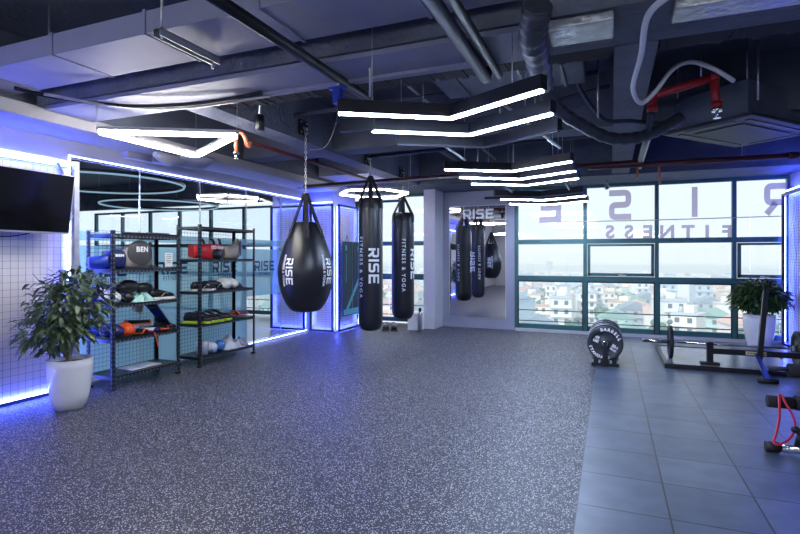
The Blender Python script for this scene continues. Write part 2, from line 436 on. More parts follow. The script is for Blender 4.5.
# far wall with the mirror, pillar and box column
sb('wall_far', (-3.47, YF, 0), (-1.72, YF + 0.15, ZC), M['lavpaint'])
sb('wall_far_header', (XS, YF, 2.80), (XR, YF + 0.15, ZC), M['ceil2'])
struct(MB().box((-3.49, 9.76, 0), (-3.245, YF, 2.83)).build('pillar', M['pale'], bevel=0.008))
sb('column_boxed', (-6.37, 8.68, 0), (-4.93, 9.54, ZC), M['lavpaint'])
sb('trim_1', (-3.24, YF - 0.02, 0), (-1.72, YF, 0.06), M['lavpaint'])
sb('trim_2', (-1.72, YF - 0.12, 0), (XR, YF, 0.05), M['sill'])
sb('baseboard_left', (XL, YB, 0), (XL + 0.03, 3.7, 0.045), M['blackmetal'])

# beams and soffits
def beam(lo, hi, m='ceil2', name='ceiling_beam', bev=0.0):
    return struct(MB().box(lo, hi).build(name, M[m], bevel=bev))
beam((-3.68, 3.66, 2.83), (-3.38, 9.2, ZC))                       # carries the bags
beam((0.03, 3.66, 2.83), (0.29, 9.2, ZC))
beam((XL + 0.58, 3.08, 2.84), (XR, 3.66, ZC))
beam((XL + 0.58, 5.95, 2.86), (-3.68, 6.3, ZC), 'ceil'); beam((-3.38, 5.95, 2.86), (0.03, 6.3, ZC), 'ceil'); beam((0.29, 5.95, 2.86), (XR, 6.3, ZC), 'ceil')
beam((-4.93, 9.2, 2.81), (XR, YF, ZC), 'ceil')
beam((XL, 0.5, 2.72), (-4.87, 8.68, 2.84), 'greypaint', 'ceiling_soffit')
beam((XL, 0.5, 2.84), (-4.95, 8.68, ZC), 'ceil', 'ceiling_soffit')
beam((-4.87, 8.0, 2.9), (-3.68, 9.2, ZC), 'greypaint', 'ceiling_soffit')
beam((XS, 5.9, 2.9), (XL - 0.12, 6.3, ZC), 'ceil')

def top_z(x, y):
    """height of whatever structure hangs over this spot"""
    if x < -5.45: return 2.9 if 5.9 < y < 6.3 else ZC
    if 3.08 < y < 3.66 and x > XL + .58: return 2.84
    if 5.95 < y < 6.3 and x > XL + .58: return 2.86
    if y > 9.2 and x > -4.93: return 2.81
    if x < -4.87: return 2.72
    if x < -3.68 and y > 8.0: return 2.9
    if 3.66 < y < 9.2 and (-3.68 < x < -3.38 or .03 < x < .29): return 2.83
    return ZC
# ------------------------------------------------------------------ windows of the far wall
MUL = 0.066
def window(n, x0, x1, sash=False, last=False, zt=2.80, letters=None):
    root = empty('window_%d' % n, (0, 0, 0)); root['kind'] = 'structure'
    y0, y1 = YF - 0.02, YF + 0.05
    f = MB(); h = MUL / 2
    f.box((x0 - h, y0 - .004, 0.05), (x0 + h, y1 + .004, zt))
    if last: f.box((x1 - h, y0 - .004, 0.05), (x1 + h, y1 + .004, zt))
    for za, zb_ in ((zt - 0.05, zt), (1.70, 1.79), (0.99, 1.085), (0.05, 0.14)): f.box((x0 + h, y0, za), (x1 - h, y1, zb_))
    f.build('window_frame', M['winframe'], root)
    g = MB(); g.box((x0 + h, y0 - 0.012, 0.965), (x1 - h, y0 + 0.01, 0.99))
    g.box((x0 + h, y0 - 0.012, 0.05), (x0 + h + 0.02, y0, 0.98)); g.box((x1 - h - 0.02, y0 - 0.012, 0.05), (x1 - h, y0, 0.98))
    g.build('gasket', M['winblack'], root)
    for zz in (0.40, 0.19):
        MB().tube([(x0, y1 + 0.02, zz), (x1, y1 + 0.02, zz)], 0.010, 6).build('guard_rail', M['winframe'], root)
    MB().box((x0 + h, y0 + 0.03, 0.14), (x1 - h, y0 + 0.036, zt - 0.05)).build('pane', M['glass'], root)
    if sash:
        s = MB(); a = x0 + h + 0.01; b = x1 - h - 0.01
        for lo, hi in (((a, 1.095), (a + .05, 1.69)), ((b - .05, 1.095), (b, 1.69)), ((a, 1.095), (b, 1.15)), ((a, 1.65), (b, 1.69))):
            s.box((lo[0], y0 - 0.03, lo[1]), (hi[0], y0 + 0.02, hi[1]))
        s.build('sash', M['winframe'], root)
        xm = (a + b) / 2
        MB().box((xm - .03, y0 - .045, 1.105), (xm + .03, y0 - .03, 1.13)).bar((xm, y0 - .06, 1.117), (xm + .1, y0 - .065, 1.112), .018, .018).build('handle', M['galv'], root)
    return root
xs = [-1.72, -0.435, 0.78, 1.97, 2.75]
for i, (a, b) in enumerate(zip(xs[:-1], xs[1:])):
    window(i + 1, a, b, sash=(i in (1, 3)), last=(i == 3))
window(5, -4.22, -3.52, last=True)
for i in range(9):
    window(6 + i, -4.22 - 1.05 * (i + 1), -4.22 - 1.05 * i, zt=2.7)
# window lettering, applied outside, so seen reversed from the room
ord_ = ['first', 'second']
def wl(ch, px, py0, py1, name, label, small=False):
    c = at_y(px, (py0 + py1) / 2, YF + 0.022)
    h = (py1 - py0) / F * (YF / _dir(px, 200).y)
    tv = font_mesh(ch, h / 0.73 , bold=0.012) if small else glyphs(ch, h)
    xm = sum(v.x for v in tv[0]) / len(tv[0]) if not small else 0
    kx = 1.0 if small else 0.85
    return tag(place_text(name, tv, M['decal'], lambda x, y: (c.x - (x - xm) * kx, YF + 0.005, c.z + y)), label, 'window lettering', 'reversed letters on the windows')
wl('E', 551, 192, 223, 'window_letter', 'big mauve letter E half hidden behind the hanging chevron lamps')
wl('S', 620, 190, 220, 'window_letter', 'big mauve reversed letter S on the window glass')
wl('I', 694.5, 187, 217, 'window_letter', 'big mauve letter I on the window glass')
wl('R', 776, 183, 214, 'window_letter', 'big mauve reversed letter R on the pane beside the right wall')
for ch, px, lab in (('F', 727, 'small mauve reversed letter F starting the lower word on the glass'), ('I', 707, 'small mauve letter I between the small F and T on the glass'),
                    ('T', 688, 'small mauve letter T on the window glass'), ('N', 667, 'small mauve reversed letter N beside the mullion'),
                    ('E', 648, 'small mauve reversed letter E below the big S'), ('S', 629, 'small mauve reversed S next to the small letter E'),
                    ('S', 610, 'small mauve reversed S ending the lower word on the glass')):
    wl(ch, px, 226, 239, 'window_letter_small', lab, True)

# partition glass
ys = [3.82, 4.75, 5.78, 6.80, 7.75, 8.6]
for i, (a, b) in enumerate(zip(ys[:-1], ys[1:])):
    root = empty('window_%d' % (30 + i)); root['kind'] = 'structure'
    MB().box((XL - 0.07, a + .004, 0.03), (XL - 0.058, b - .004, 2.55)).build('pane', M['pglass'], root)
    MB().box((XL - 0.075, b - .003, 0.03), (XL - 0.053, b + .003, 2.55)).build('joint', M['tvbezel'], root)
    m = MB().box((XL - 0.0565, a + .01, 0.04 if b < 7 else 0.80), (XL - 0.0545, b - .01, 1.58)); m.box((XL - 0.0565, a + .01, 1.64), (XL - 0.0545, b - .01, 1.74))
    m.build('frosted_film', M['frost'], root)
    yc = (a + b) / 2
    def fn(x, y, yc=yc): return (XL - 0.050, yc + x, 1.27 + y)
    place_text('lettering', merge_tv((glyphs('RISE', 0.17), 0, 0.03), (font_mesh('FITNESS', 0.085, 0.001, 1.1), 0, -0.11)), M['film'], fn, root)
sb('trim_3', (XL - 0.12, 3.80, 0), (XL + 0.0, 8.6, 0.03), M['galv'])
def strip(name, lo, hi, m, label):
    return tag(MB().box(lo, hi).build(name, M[m]), label, 'led strip')
strip('led_strip', (XL + 0.002, 3.80, 2.548), (XL + 0.012, 8.50, 2.557), 'led_edge', 'white glowing strip along the top of the glass partition')
strip('led_strip', (XL + 0.002, 3.785, 0.05), (XL + 0.012, 3.80, 2.56), 'led_edge', 'upright glowing strip between the grid wall and the glass partition')
strip('led_strip', (XL + 0.002, 6.4, 0.03), (XL + 0.012, 8.50, 0.038), 'led_edge', 'low glowing strip at the foot of the glass partition')

# grid wall behind the television
def wire_grid(mb, o, u, v, W, Hh, step, r):
    o = Vector(o); u = Vector(u); v = Vector(v)
    n = int(W / step + 1e-6); k = int(Hh / step + 1e-6)
    for i in range(n + 1): mb.tube([o + u*i*step, o + u*i*step + v*Hh], r, 4)
    for j in range(k + 1): mb.tube([o + v*j*step, o + v*j*step + u*W], r, 4)
    return mb
g = empty('wire_grid_panel', (XL, 3.76, 0), label='white wall panel faced with a dark wire grid behind the television', cat='wall panel')
MB().box((0.0, -3.2, 0.06), (0.035, 0, 2.40)).build('board', M['board'], g)
wire_grid(MB(), (0.055, -3.18, 0.08), (0, 1, 0), (0, 0, 1), 3.15, 2.31, 0.07, 0.0014).build('wire_grid', M['grid'], g)
strip('led_strip', (XL + 0.04, 0.5, 0.046), (XL + 0.06, 3.72, 0.062), 'led_blue', 'blue glowing strip along the foot of the grid wall')
strip('led_strip', (XL + 0.04, 3.74, 0.1), (XL + 0.06, 3.75, 2.4), 'led_blue', 'upright blue glowing strip at the end of the grid wall')
strip('led_strip', (XL + 0.04, 0.5, 2.42), (XL + 0.06, 3.72, 2.435), 'led_blue', 'blue glowing strip over the top of the grid wall')

# framed, back-lit grid panels
def lit_panel(name, loc, rz, W, Hh, label, led=M['led_blue'], split=False):
    g = empty(name, loc, rz, label, 'light panel', 'blue lit framed wall panels')
    f = MB()
    for a, b in (((0,0),(0.035,Hh)), ((W-.035,0),(W,Hh)), ((0,0),(W,0.035)), ((0,Hh-.035),(W,Hh))):
        f.box((a[0], -0.13, a[1]), (b[0], -0.095, b[1]))
    f.build('frame', M['blackmetal'], g)
    MB().box((0.0, -0.03, 0.0), (W, -0.005, Hh)).build('board', M['board'], g)
    m = MB(); s = 0.045
    for j in range(int(Hh / s)): m.tube([(0.04, -0.035, 0.04 + j*s), (W - .04, -0.035, 0.04 + j*s)], 0.002, 4)
    for j in range(int(W / 0.09)): m.tube([(0.04 + j*.09, -0.035, 0.04), (0.04 + j*.09, -0.035, Hh - .04)], 0.0015, 4)
    m.build('wire_grid', M['grid'], g)
    for a, b in (((0.012,.05),(0.018,Hh-.05)), ((W-.018,.05),(W-.012,Hh-.05)), ((0.05,0.012),(W-.05,0.018)), ((0.05,Hh-.018),(W-.05,Hh-.012))):
        MB().box((a[0], -0.085, a[1]), (b[0], -0.075, b[1])).build('led_strip', led, g)
    return g
lit_panel('framed_light_panel', (-5.40, 8.66, 0.02), 0, 0.52, 2.44, 'blue glowing panel in a black frame behind the teardrop punching bag')
lit_panel('framed_light_panel', (-6.32, 8.66, 0.02), 0, 0.80, 2.44, 'blue glowing framed panel behind the glass at the end of the studio')
lit_panel('framed_light_panel', (-4.91, 8.60, 0.02), PI/2, 0.92, 2.44, 'blue glowing framed panel with the dark exercise mat hanging on it')
lit_panel('framed_light_panel', (XR - 0.01, YF - 0.12, 0.02), -PI/2, 2.0, 2.46, 'blue glowing framed panel on the right wall beside the window')
strip('led_strip', (-5.4, 8.60, 2.50), (-4.95, 8.62, 2.51), 'led_blue', 'blue glowing strip on the column above the framed panel')
strip('led_strip', (XR-0.1, 8.3, 2.52), (XR-0.08, 10.1, 2.53), 'led_blue', 'blue glowing strip high on the right wall above the framed panel')
# ================================================================== CEILING SERVICES
# flat rectangular duct running across the room
d = empty('air_duct', (0, 0, 0), label='wide flat lavender painted duct crossing the ceiling nearest the viewer', cat='air duct')
MB().box((XL + 0.05, 2.45, 2.90), (-0.42, 2.93, 3.05)).build('duct_body', M['duct'], d, bevel=0.004)
for x in (-4.6, -3.7, -2.8, -1.9, -1.0): MB().box((x - .012, 2.44, 2.892), (x + .012, 2.94, 3.058)).build('duct_flange', M['duct'], d)
for x in (-4.1, -2.3, -0.9): MB().tube([(x, 2.69, 3.05), (x, 2.69, ZC)], 0.008, 6).build('hanger_rod', M['galv'], d)
tag(MB().box((-4.8, 3.10, 2.80), (-0.40, 3.58, 2.835)).build('duct_sheet', M['duct'], bevel=0.003), 'flat blue grey sheet metal cladding under the front beam', 'duct cladding')
tag(MB().box((-0.34, 3.10, 2.78), (0.02, 3.38, 2.835)).build('foil_insulation', M['foil'], bevel=0.01), 'shiny crumpled foil insulation patch under the front beam', 'insulation')
tag(MB().box((0.32, 3.10, 2.78), (1.2, 3.30, 2.835)).build('foil_insulation', M['foil'], bevel=0.01), 'shiny crumpled foil insulation right of the white looping cable', 'insulation')
tag(MB().box((-3.4, 3.45, 2.775), (-0.9, 3.49, 2.799)).build('pipe_conduit', M['duct']), 'long thin painted conduit along the front beam underside', 'conduit')

def pipe(name, pts, r, m, label, cat='pipe', n=12, k=8, smooth=True, group=None, fittings=(), fm=None):
    P = smooth_path(pts, k) if smooth and len(pts) > 2 else pts
    if not fittings:
        return tag(MB().tube(P, r, n).build(name, M[m]), label, cat, group)
    e = empty(name, (0, 0, 0), label=label, cat=cat, group=group)
    MB().tube(P, r, n).build('pipe_body', M[m], e)
    for a, b in fittings:
        MB().tube([a, b], r * 1.25, n).build('fitting', fm and M[fm] or M[m], e)
    return e
HP = 2.78
a, b = at_h(200, -12, HP), at_h(345, 82, HP)
pipe('cable_tray_pipe', [(a.x, a.y - .4, HP), (a.x, 3.9, HP)], 0.036, 'blackpipe', 'long black pipe running under the ceiling left of the chevron lamps')
a = at_h(445, 0, HP)
pipe('water_pipe', [(-0.84, 0.9, HP - .02), (-0.84, 3.70, HP - .02), (-0.84, 3.78, HP + .3)], 0.042, 'bluepipe', 'thick blue grey pipe above the front chevron lamps', smooth=False)
pipe('water_pipe', [(-0.745, 0.9, HP - .01), (-0.745, 3.72, HP - .01)], 0.028, 'blackpipe', 'black pipe beside the thick blue grey pipe', smooth=False)
pipe('hanger_rod', [at_y(370, 30, 3.3), at_y(370, 97, 3.3)], 0.008, 'galv', 'thin steel rod dropping to the front chevron lamp', 'hanger rod', 6)
# strut channel on the left
st = empty('strut_channel', (0, 0, 0), label='short galvanised strut channel hung on a rod below the flat duct', cat='bracket')
p0, p1 = at_h(155, 33, 2.82), at_h(218, 62, 2.82)
xm = (p0.x + p1.x) / 2
MB().box((xm - .03, p0.y, 2.80), (xm - .022, p1.y, 2.85)).box((xm + .022, p0.y, 2.80), (xm + .03, p1.y, 2.85)).box((xm - .03, p0.y, 2.845), (xm + .03, p1.y, 2.852)).build('channel', M['galv'], st)
MB().tube([(xm, p0.y + .04, 2.80), (xm, p0.y + .04, ZC)], .009, 6).build('rod', M['galv'], st)
MB().tube([(xm, p1.y - .04, 2.76), (xm, p1.y - .04, 2.84)], .009, 6).build('rod', M['galv'], st)
# red and dark pipes crossing the back
pipe('red_pipe', [(-4.85, 7.5, 2.66), (0.4, 7.5, 2.72)], 0.028, 'darkred', 'dark red sprinkler pipe crossing behind the punching bag chains', smooth=False)
pipe('conduit', [(-4.85, 7.3, 2.60), (-1.5, 7.3, 2.64)], 0.015, 'galv', 'thin grey conduit just below the dark red pipe', smooth=False)
pipe('red_pipe', [(-0.3, 7.9, 2.74), (XR - 0.02, 7.9, 2.74)], 0.035, 'darkred', 'long dark red pipe in front of the window header beam', smooth=False,
     fittings=[((1.0, 7.9, 2.74), (1.08, 7.9, 2.74)), ((2.1, 7.9, 2.74), (2.18, 7.9, 2.74))])
q = at_h(250, 146, 2.62)
pipe('red_pipe', [(q.x, q.y, 2.66), (q.x + .02, 7.45, 2.66)], 0.022, 'darkred', 'thin dark red pipe running back from the copper elbow', smooth=False)
a1, a2 = at_y(236, 132, q.y - .1), at_y(236, 152, q.y - .1)
sp = empty('sprinkler', (0, 0, 0), label='copper coloured pipe with a sprinkler head at the corner of the triangle lamp', cat='sprinkler')
MB().tube(smooth_path([a1 + Vector((.0, 0, 0)), at_y(243, 134, q.y - .08), at_y(248, 146, q.y - .03), (q.x, q.y, 2.655)], 5), 0.022, 10).build('pipe_body', M['copper'], sp)
MB().tube([a1 + Vector((0, 0, .02)), a2], 0.022, 10).build('drop', M['copper'], sp)
MB().tube([a2, a2 - Vector((0, 0, .02))], 0.035, 10).tube([a2 - Vector((0, 0, .02)), a2 - Vector((0, 0, .07))], 0.012, 8).tube([a2 - Vector((0, 0, .066)), a2 - Vector((0, 0, .07))], 0.024, 8).build('sprinkler_head', M['chrome'], sp)
# bright red sprinkler drop
YR = 4.9
rp = empty('sprinkler', (0, 0, 0), label='bright red bent pipe ending in a chrome sprinkler head', cat='sprinkler')
pts = [at_y(652, 112, YR), at_y(653, 96, YR), at_y(714, 77, YR), at_y(717, 108, YR)]
for i in range(3):
    MB().tube([pts[i], pts[i + 1]], 0.035, 12).build('pipe_body', M['redpipe'], rp)
for i in (1, 2): MB().ell(pts[i], (.045, .045, .045)).build('elbow', M['redpipe'], rp)
for i, z in ((0, 0.0), (3, 0.0)): MB().tube([pts[i] + Vector((0, 0, .0)), pts[i] + Vector((0, 0, .05))], .042, 12).build('collar', M['redpipe'], rp)
e = pts[3]
MB().tube([e, e - Vector((0, 0, .03))], .04, 12).tube([e - Vector((0, 0, .03)), e - Vector((0, 0, .08))], .014, 8).tube([e - Vector((0, 0, .08)), e - Vector((0, 0, .085))], .03, 10).build('sprinkler_head', M['chrome'], rp)
MB().tube([at_y(701, 45, YR), at_y(701, 82, YR)], .008, 6).build('rod', M['galv'], rp)
MB().tube([pts[0], at_y(646, 140, YR + .6), at_y(640, 160, 6.8)], .028, 8).build('drain', M['bluepipe'], rp)
pr = empty('sprinkler', (0, 0, 0), label='small copper red pipe bending down over the window mullion', cat='sprinkler')
Y9 = 9.1
pts = [at_y(637, 178, Y9), at_y(638, 165, Y9), at_y(659, 164, Y9), at_y(660, 183, Y9)]
for i in range(3): MB().tube([pts[i], pts[i + 1]], 0.02, 10).build('pipe_body', M['copper'], pr)
for i in (1, 2): MB().ell(pts[i], (.026, .026, .026)).build('elbow', M['copper'], pr)
pipe('conduit', [at_y(655, 120, 6.4), at_y(640, 168, 9.0)], .022, 'galv', 'slanting grey conduit behind the small copper red pipe', smooth=False)
# cables
pipe('white_cable', [at_h(705, -30, 2.74), at_h(668, -4, 2.75), at_h(647, 18, 2.76), at_h(641, 55, 2.76), at_h(633, 88, 2.72), at_h(641, 103, 2.70), at_y(655, 92, 4.6),
      at_y(672, 70, 4.65), at_y(690, 62, 4.7), at_y(712, 68, 4.8), at_y(734, 81, 4.9)], 0.018, 'whitecable', 'thick white cable looping below the ceiling on the right', 'cable')
pipe('black_hose', [at_y(543, 88, 4.3), at_y(556, 108, 4.5), at_y(580, 124, 4.8), at_y(610, 138, 5.1), at_y(640, 137, 5.3), at_y(664, 127, 5.4), at_y(680, 118, 5.5)],
     [0.055 + 0.006 * math.sin(i * 2.1) for i in range(49)], 'ductdark', 'sagging ribbed black flexible hose right of the chevron lamps', 'hose')
pipe('flexible_duct', [at_y(538, 5, 2.75), at_y(535, 20, 2.82), at_y(533, 40, 2.95), at_y(538, 60, 3.25), at_y(542, 85, 3.75)],
     [0.075 + 0.008 * math.sin(i * 1.9) for i in range(33)], 'ductdark', 'thick grey flexible duct hanging down beside the front chevron lamps', 'flexible duct')
pipe('grey_cable', [at_y(575, 75, 5.2), at_y(582, 92, 5.2), at_y(596, 112, 5.2), at_y(608, 121, 5.2), at_y(630, 121, 5.3), at_y(655, 123, 5.4), at_y(678, 122, 5.5)], .02, 'bluepipe', 'grey cable dipping above the ribbed black hose', 'cable')
pipe('grey_cable', [at_y(545, 90, 5.0), at_y(560, 84, 5.1), at_y(577, 78, 5.2)], .012, 'bluepipe', 'short grey cable from the flexible duct to the dipping cable', 'cable')
pipe('black_cable', [at_h(14, 88, 2.77), at_h(60, 98, 2.75), at_h(130, 106, 2.73), at_h(200, 103, 2.74), at_h(262, 93, 2.78)], .016, 'blackpipe', 'long sagging black cable above the triangle lamp', 'cable')
pipe('grey_cable', [at_h(44, 94, 2.76), at_h(110, 105, 2.73), at_h(180, 108, 2.72), at_h(270, 96, 2.77)], .013, 'galv', 'grey cable sagging along with the black cable above the triangle lamp', 'cable')
pipe('conduit', [at_y(215, 70, 3.75), at_y(226, 82, 3.8), at_y(240, 92, 3.9), at_y(256, 95, 4.1)], .014, 'galv', 'bent grey conduit below the strut channel', 'conduit')
pipe('conduit', [at_y(210, 115, 4.6), at_y(232, 118, 4.6), at_y(245, 110, 4.6), at_y(255, 98, 4.6)], .022, 'duct', 'bent grey conduit beside the black track spotlight', 'conduit')
pipe('thin_wire', [at_y(338, 112, 5.2), at_y(334, 130, 5.2), at_y(325, 147, 5.2), at_y(310, 150, 5.2)], .004, 'galv', 'thin wire curving down near the bracket of the teardrop bag', 'wire')
pipe('thin_wire', [at_y(500, 101, 3.9), at_y(500, 130, 4.6)], .004, 'galv', 'thin upright wire behind the front chevron lamps', 'wire', smooth=False)
pipe('window_conduit', [at_y(560, 222, YF - .06), at_y(655, 220, YF - .06), at_y(784, 216, YF - .06)], .008, 'galv', 'thin grey conduit crossing the upper window panes', 'conduit')
pipe('conduit', [(0.35, 6.9, 2.95), (2.7, 6.9, 2.95)], .03, 'bluepipe', 'blue grey pipe high behind the ceiling cassette', smooth=False)
pipe('conduit', [(0.35, 4.4, 3.2), (2.7, 4.4, 3.25)], .03, 'bluepipe', 'blue grey pipe high under the slab above the ceiling cassette', smooth=False)
pipe('conduit', [(-3.3, 4.9, 3.05), (-0.1, 4.9, 3.10)], .022, 'bluepipe', 'blue grey conduit high above the middle of the room', smooth=False)
pipe('conduit', [(-3.3, 6.9, 2.95), (-0.1, 6.9, 3.0)], .03, 'bluepipe', 'blue grey pipe above the middle chevron lamps', smooth=False)
for i, (px, y0, y1, yy, lab) in enumerate(((758, 40, 100, 5.2, 'long threaded rod holding the near corner of the ceiling cassette'), (682, 60, 135, 6.0, 'threaded rod at the left corner of the ceiling cassette'),
      (598, 60, 118, 5.0, 'threaded rod hanging left of the white looping cable'), (552, 70, 110, 5.0, 'threaded rod beside the flexible duct'))):
    pipe('threaded_rod', [at_y(px, y0, yy), at_y(px, y1, yy)], .009, 'galv', lab, 'hanger rod', 6, smooth=False)
for i, (p, q2, lab) in enumerate((((498, 100, 4.1), (560, 148, 5.7), 'slanting steel brace between the front and middle chevron lamps'),
      ((427, 134, 4.2), (465, 160, 5.6), 'slanting steel brace left above the middle chevron lamps'),
      ((562, 178, 6.9), (572, 194, 8.5), 'short slanting brace between the middle and far chevron lamps'),
      ((500, 184, 6.9), (518, 196, 8.6), 'short slanting brace below the middle chevron lamps'))):
    pipe('steel_brace', [at_y(*p), at_y(*q2)], .014, 'galv', lab, 'brace', 6, smooth=False)

# ragged black strips standing in for the shade behind the front beam
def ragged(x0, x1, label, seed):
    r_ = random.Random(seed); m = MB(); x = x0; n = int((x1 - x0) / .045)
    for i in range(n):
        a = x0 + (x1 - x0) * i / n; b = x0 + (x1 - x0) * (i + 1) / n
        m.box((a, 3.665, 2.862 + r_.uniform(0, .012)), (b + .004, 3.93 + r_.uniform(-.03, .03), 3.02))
    return tag(m.build('ragged_shade_strip', M['foam']), label, 'insulation')  # stand-in for shade, no real insulation
ragged(-3.36, 0.01, 'long ragged black strip for the shade behind the front beam above the chevron lamps', 1)
ragged(0.31, XR - .02, 'ragged black strip for the shade behind the front beam above the ceiling cassette', 2)
pipe('cable_tray', [(-2.4, 3.95, 3.1), (-2.4, 9.1, 3.1)], .05, 'ductdark', 'dark pipe running back along the ceiling above the punching bags', smooth=False)
pipe('conduit', [(-1.9, 3.95, 3.2), (-1.9, 9.1, 3.2)], .02, 'galv', 'thin galvanised conduit running back along the middle of the ceiling', smooth=False)
pipe('conduit', [(-3.3, 5.5, 3.1), (-1.5, 5.6, 2.98), (0.0, 5.4, 3.12)], .018, 'bluepipe', 'slightly bent blue grey conduit above the middle chevron lamps')
pipe('conduit', [(-3.3, 8.6, 2.86), (0.0, 8.6, 2.9)], .03, 'bluepipe', 'dark pipe crossing above the far chevron lamps', smooth=False)
for k, x in enumerate((-2.9, -1.3, 1.6)):
    pipe('threaded_rod', [(x, 7.5, 2.69), (x, 7.5, ZC)] if x < 0 else [(x, 7.9, 2.75), (x, 7.9, ZC)], .007, 'galv', ('thin rod holding the dark red pipe near the teardrop bag', 'thin rod holding the dark red pipe above the middle chevron lamps', 'thin rod holding the red pipe under the ceiling cassette')[k], 'hanger rod', 6, smooth=False)
d2 = empty('air_duct', (0, 0, 0), label='dark ribbed air duct high in the middle bay behind the front beam', cat='air duct')
MB().box((-1.5, 4.3, 3.05), (-0.2, 5.0, 3.35)).build('duct_body', M['ceil'], d2, bevel=.01)
for x in (-1.3, -.75, -.4): MB().box((x, 4.29, 3.04), (x + .03, 5.01, 3.36)).build('duct_flange', M['ductdark'], d2)
# ceiling cassette unit, turned at an angle
cs = empty('ceiling_cassette', (1.16, 5.34, 2.70), R(49.4), 'dark grey air conditioning cassette with a square grille panel turned at an angle', 'air conditioner')
W1, W2 = 1.27, 0.87
MB().box((0, 0, 0), (W1, W2, 0.035)).build('panel', M['grille'], cs, bevel=0.01)
MB().box((0.08, 0.08, 0.035), (W1 - .08, W2 - .08, 0.36)).build('unit_body', M['ceil'], cs, bevel=0.01)
m = MB()
for a, b in (((.12, .09), (W1 - .12, .13)), ((.12, W2 - .13), (W1 - .12, W2 - .09)), ((.06, .2), (.10, W2 - .2)), ((W1 - .1, .2), (W1 - .06, W2 - .2))):
    m.box((a[0], a[1], -.006), (b[0], b[1], 0.002))
m.build('air_slot', M['blackpipe'], cs)
m = MB().box((.22, .2, -.008), (W1 - .22, W2 - .2, 0.0))
m.build('grille', M['grille'], cs, bevel=.003)
for x, y in ((.1, .1), (W1 - .1, .1), (.1, W2 - .1), (W1 - .1, W2 - .1)):
    MB().tube([(x, y, .3), (x, y, .74)], .008, 6).build('hanger_rod', M['galv'], cs)
# purple plastic fittings over the left wall
v = empty('wall_unit', at_x(140, 157, XL + .01) , label='lavender wrapped box fitting high on the left wall under the triangle lamp', cat='wall fitting')
MB().box((0.0, -.26, -.06), (0.10, .1, .07)).build('box', M['lavpaint'], v, bevel=.01)
MB().box((0.0, .1, -.05), (0.12, .45, .03)).build('cover', M['lavpaint'], v, bevel=.02)
q = at_h(205, 162, 2.60)
v = empty('exhaust_hood', (-4.95, 5.05, 2.60), label='round wrapped lavender duct cap under the soffit left of the teardrop bag', cat='duct cap')
MB().lathe([(0.0, 0.0), (.15, .0), (.24, .05), (.27, .09), (.27, .12), (0, .12)], n=24, cap=False).build('cap', M['duct'], v)
MB().tube([(0, -.2, .06), (0, -.45, .03), (0.05, -.62, .05)], [.08, .07, .03], 10).build('wrapped_end', M['lavpaint'], v)
# spotlights and camera
def spot(name, p, label, r=.045, L=.15, ztop=ZC, cat='spotlight'):
    s = empty(name, p, label=label, cat=cat)
    MB().lathe([(r, 0), (r, L), (r * .6, L + .01)], n=20).build('housing', M['blackmetal'], s, bevel=0)
    MB().tube([(0, 0, L), (0, 0, ztop - p[2])], .012, 8).build('stem', M['galv'], s)
    MB().lathe([(0, -.002), (r * .8, -.002), (r * .8, .002)], n=16).build('lens', M['unlit'], s)
    return s
spot('spotlight', at_y(260, 131, 4.15), 'small black cylinder spotlight beside the copper sprinkler pipe')
c = empty('security_camera', at_y(607, 187, 9.85), label='tiny white dome security camera hanging at the top of the window', cat='camera')
MB().ell((0, 0, 0), (.05, .05, .05)).build('dome', M['tvbezel'], c); MB().tube([(0, 0, .03), (0, 0, .12)], .02, 8).build('stem', M['tvbezel'], c)
MB().ell((0, -.03, -.015), (.025, .025, .025)).build('lens', M['blackmetal'], c)
c = empty('pipe_clamp', at_h(338, 92, 2.68), label='small blue metal pipe clamp beside the black ceiling pipe', cat='bracket')
MB().box((-.07, -.02, .02), (.07, .02, .04)).build('plate', M['blue'], c); MB().box((-.03, -.03, -.09), (.03, .03, .02)).build('clamp', M['blue'], c)
MB().tube([(0, 0, .04), (0, 0, .5)], .01, 6).build('rod', M['galv'], c)

# ================================================================== LAMPS
def tri_lamp(v, z, label, ledm=M['led_warm'], name='triangle_lamp', r=.026, grp='geometric hanging lamps'):
    c = sum((Vector((p[0], p[1], 0)) for p in v), Vector()) / len(v)
    g = empty(name, (c.x, c.y, z), label=label, cat='hanging lamp', group=grp)
    P = [Vector((p[0], p[1], 0)) - c for p in v]
    for i in range(len(P)):
        a, b = P[i], P[(i + 1) % len(P)]; d = (b - a).normalized()
        MB().bar(a + d * .01 + Vector((0, 0, .035)), b - d * .01 + Vector((0, 0, .035)), .045, .03).build('housing', M['tvbezel'], g)
        MB().bar(a + d * .03, b - d * .03, .030, .026).build('led_tube', ledm, g)
    for p in P: MB().tube([p + Vector((0, 0, .05)), p + Vector((0, 0, top_z(c.x + p.x, c.y + p.y) - z))], .0025, 4).build('wire', M['galv'], g)
    return g
M['led_fill'] = emis('led_fill', (0.90, 0.92, 1.0), 48)
T = [at_h(97, 132, 2.55), at_h(237, 136, 2.55), at_h(196, 156.5, 2.55)]
tri_lamp([(p.x, p.y) for p in T], 2.55, 'bright white triangle lamp hanging over the shoe racks')
def hexpts(cx, cy, r, a0=0): return [(cx + r * math.cos(a0 + i * PI / 3), cy + r * math.sin(a0 + i * PI / 3)) for i in range(6)]
tri_lamp(hexpts(-3.98, 8.45, .64, .2), 2.60, 'white hexagon lamp hanging behind the long punching bags', M['led_hex'], 'hexagon_lamp')
tri_lamp(hexpts(-7.1, 8.2, .64, .2), 2.62, 'white hexagon lamp hanging in the studio behind the glass', M['led_hex'], 'hexagon_lamp')
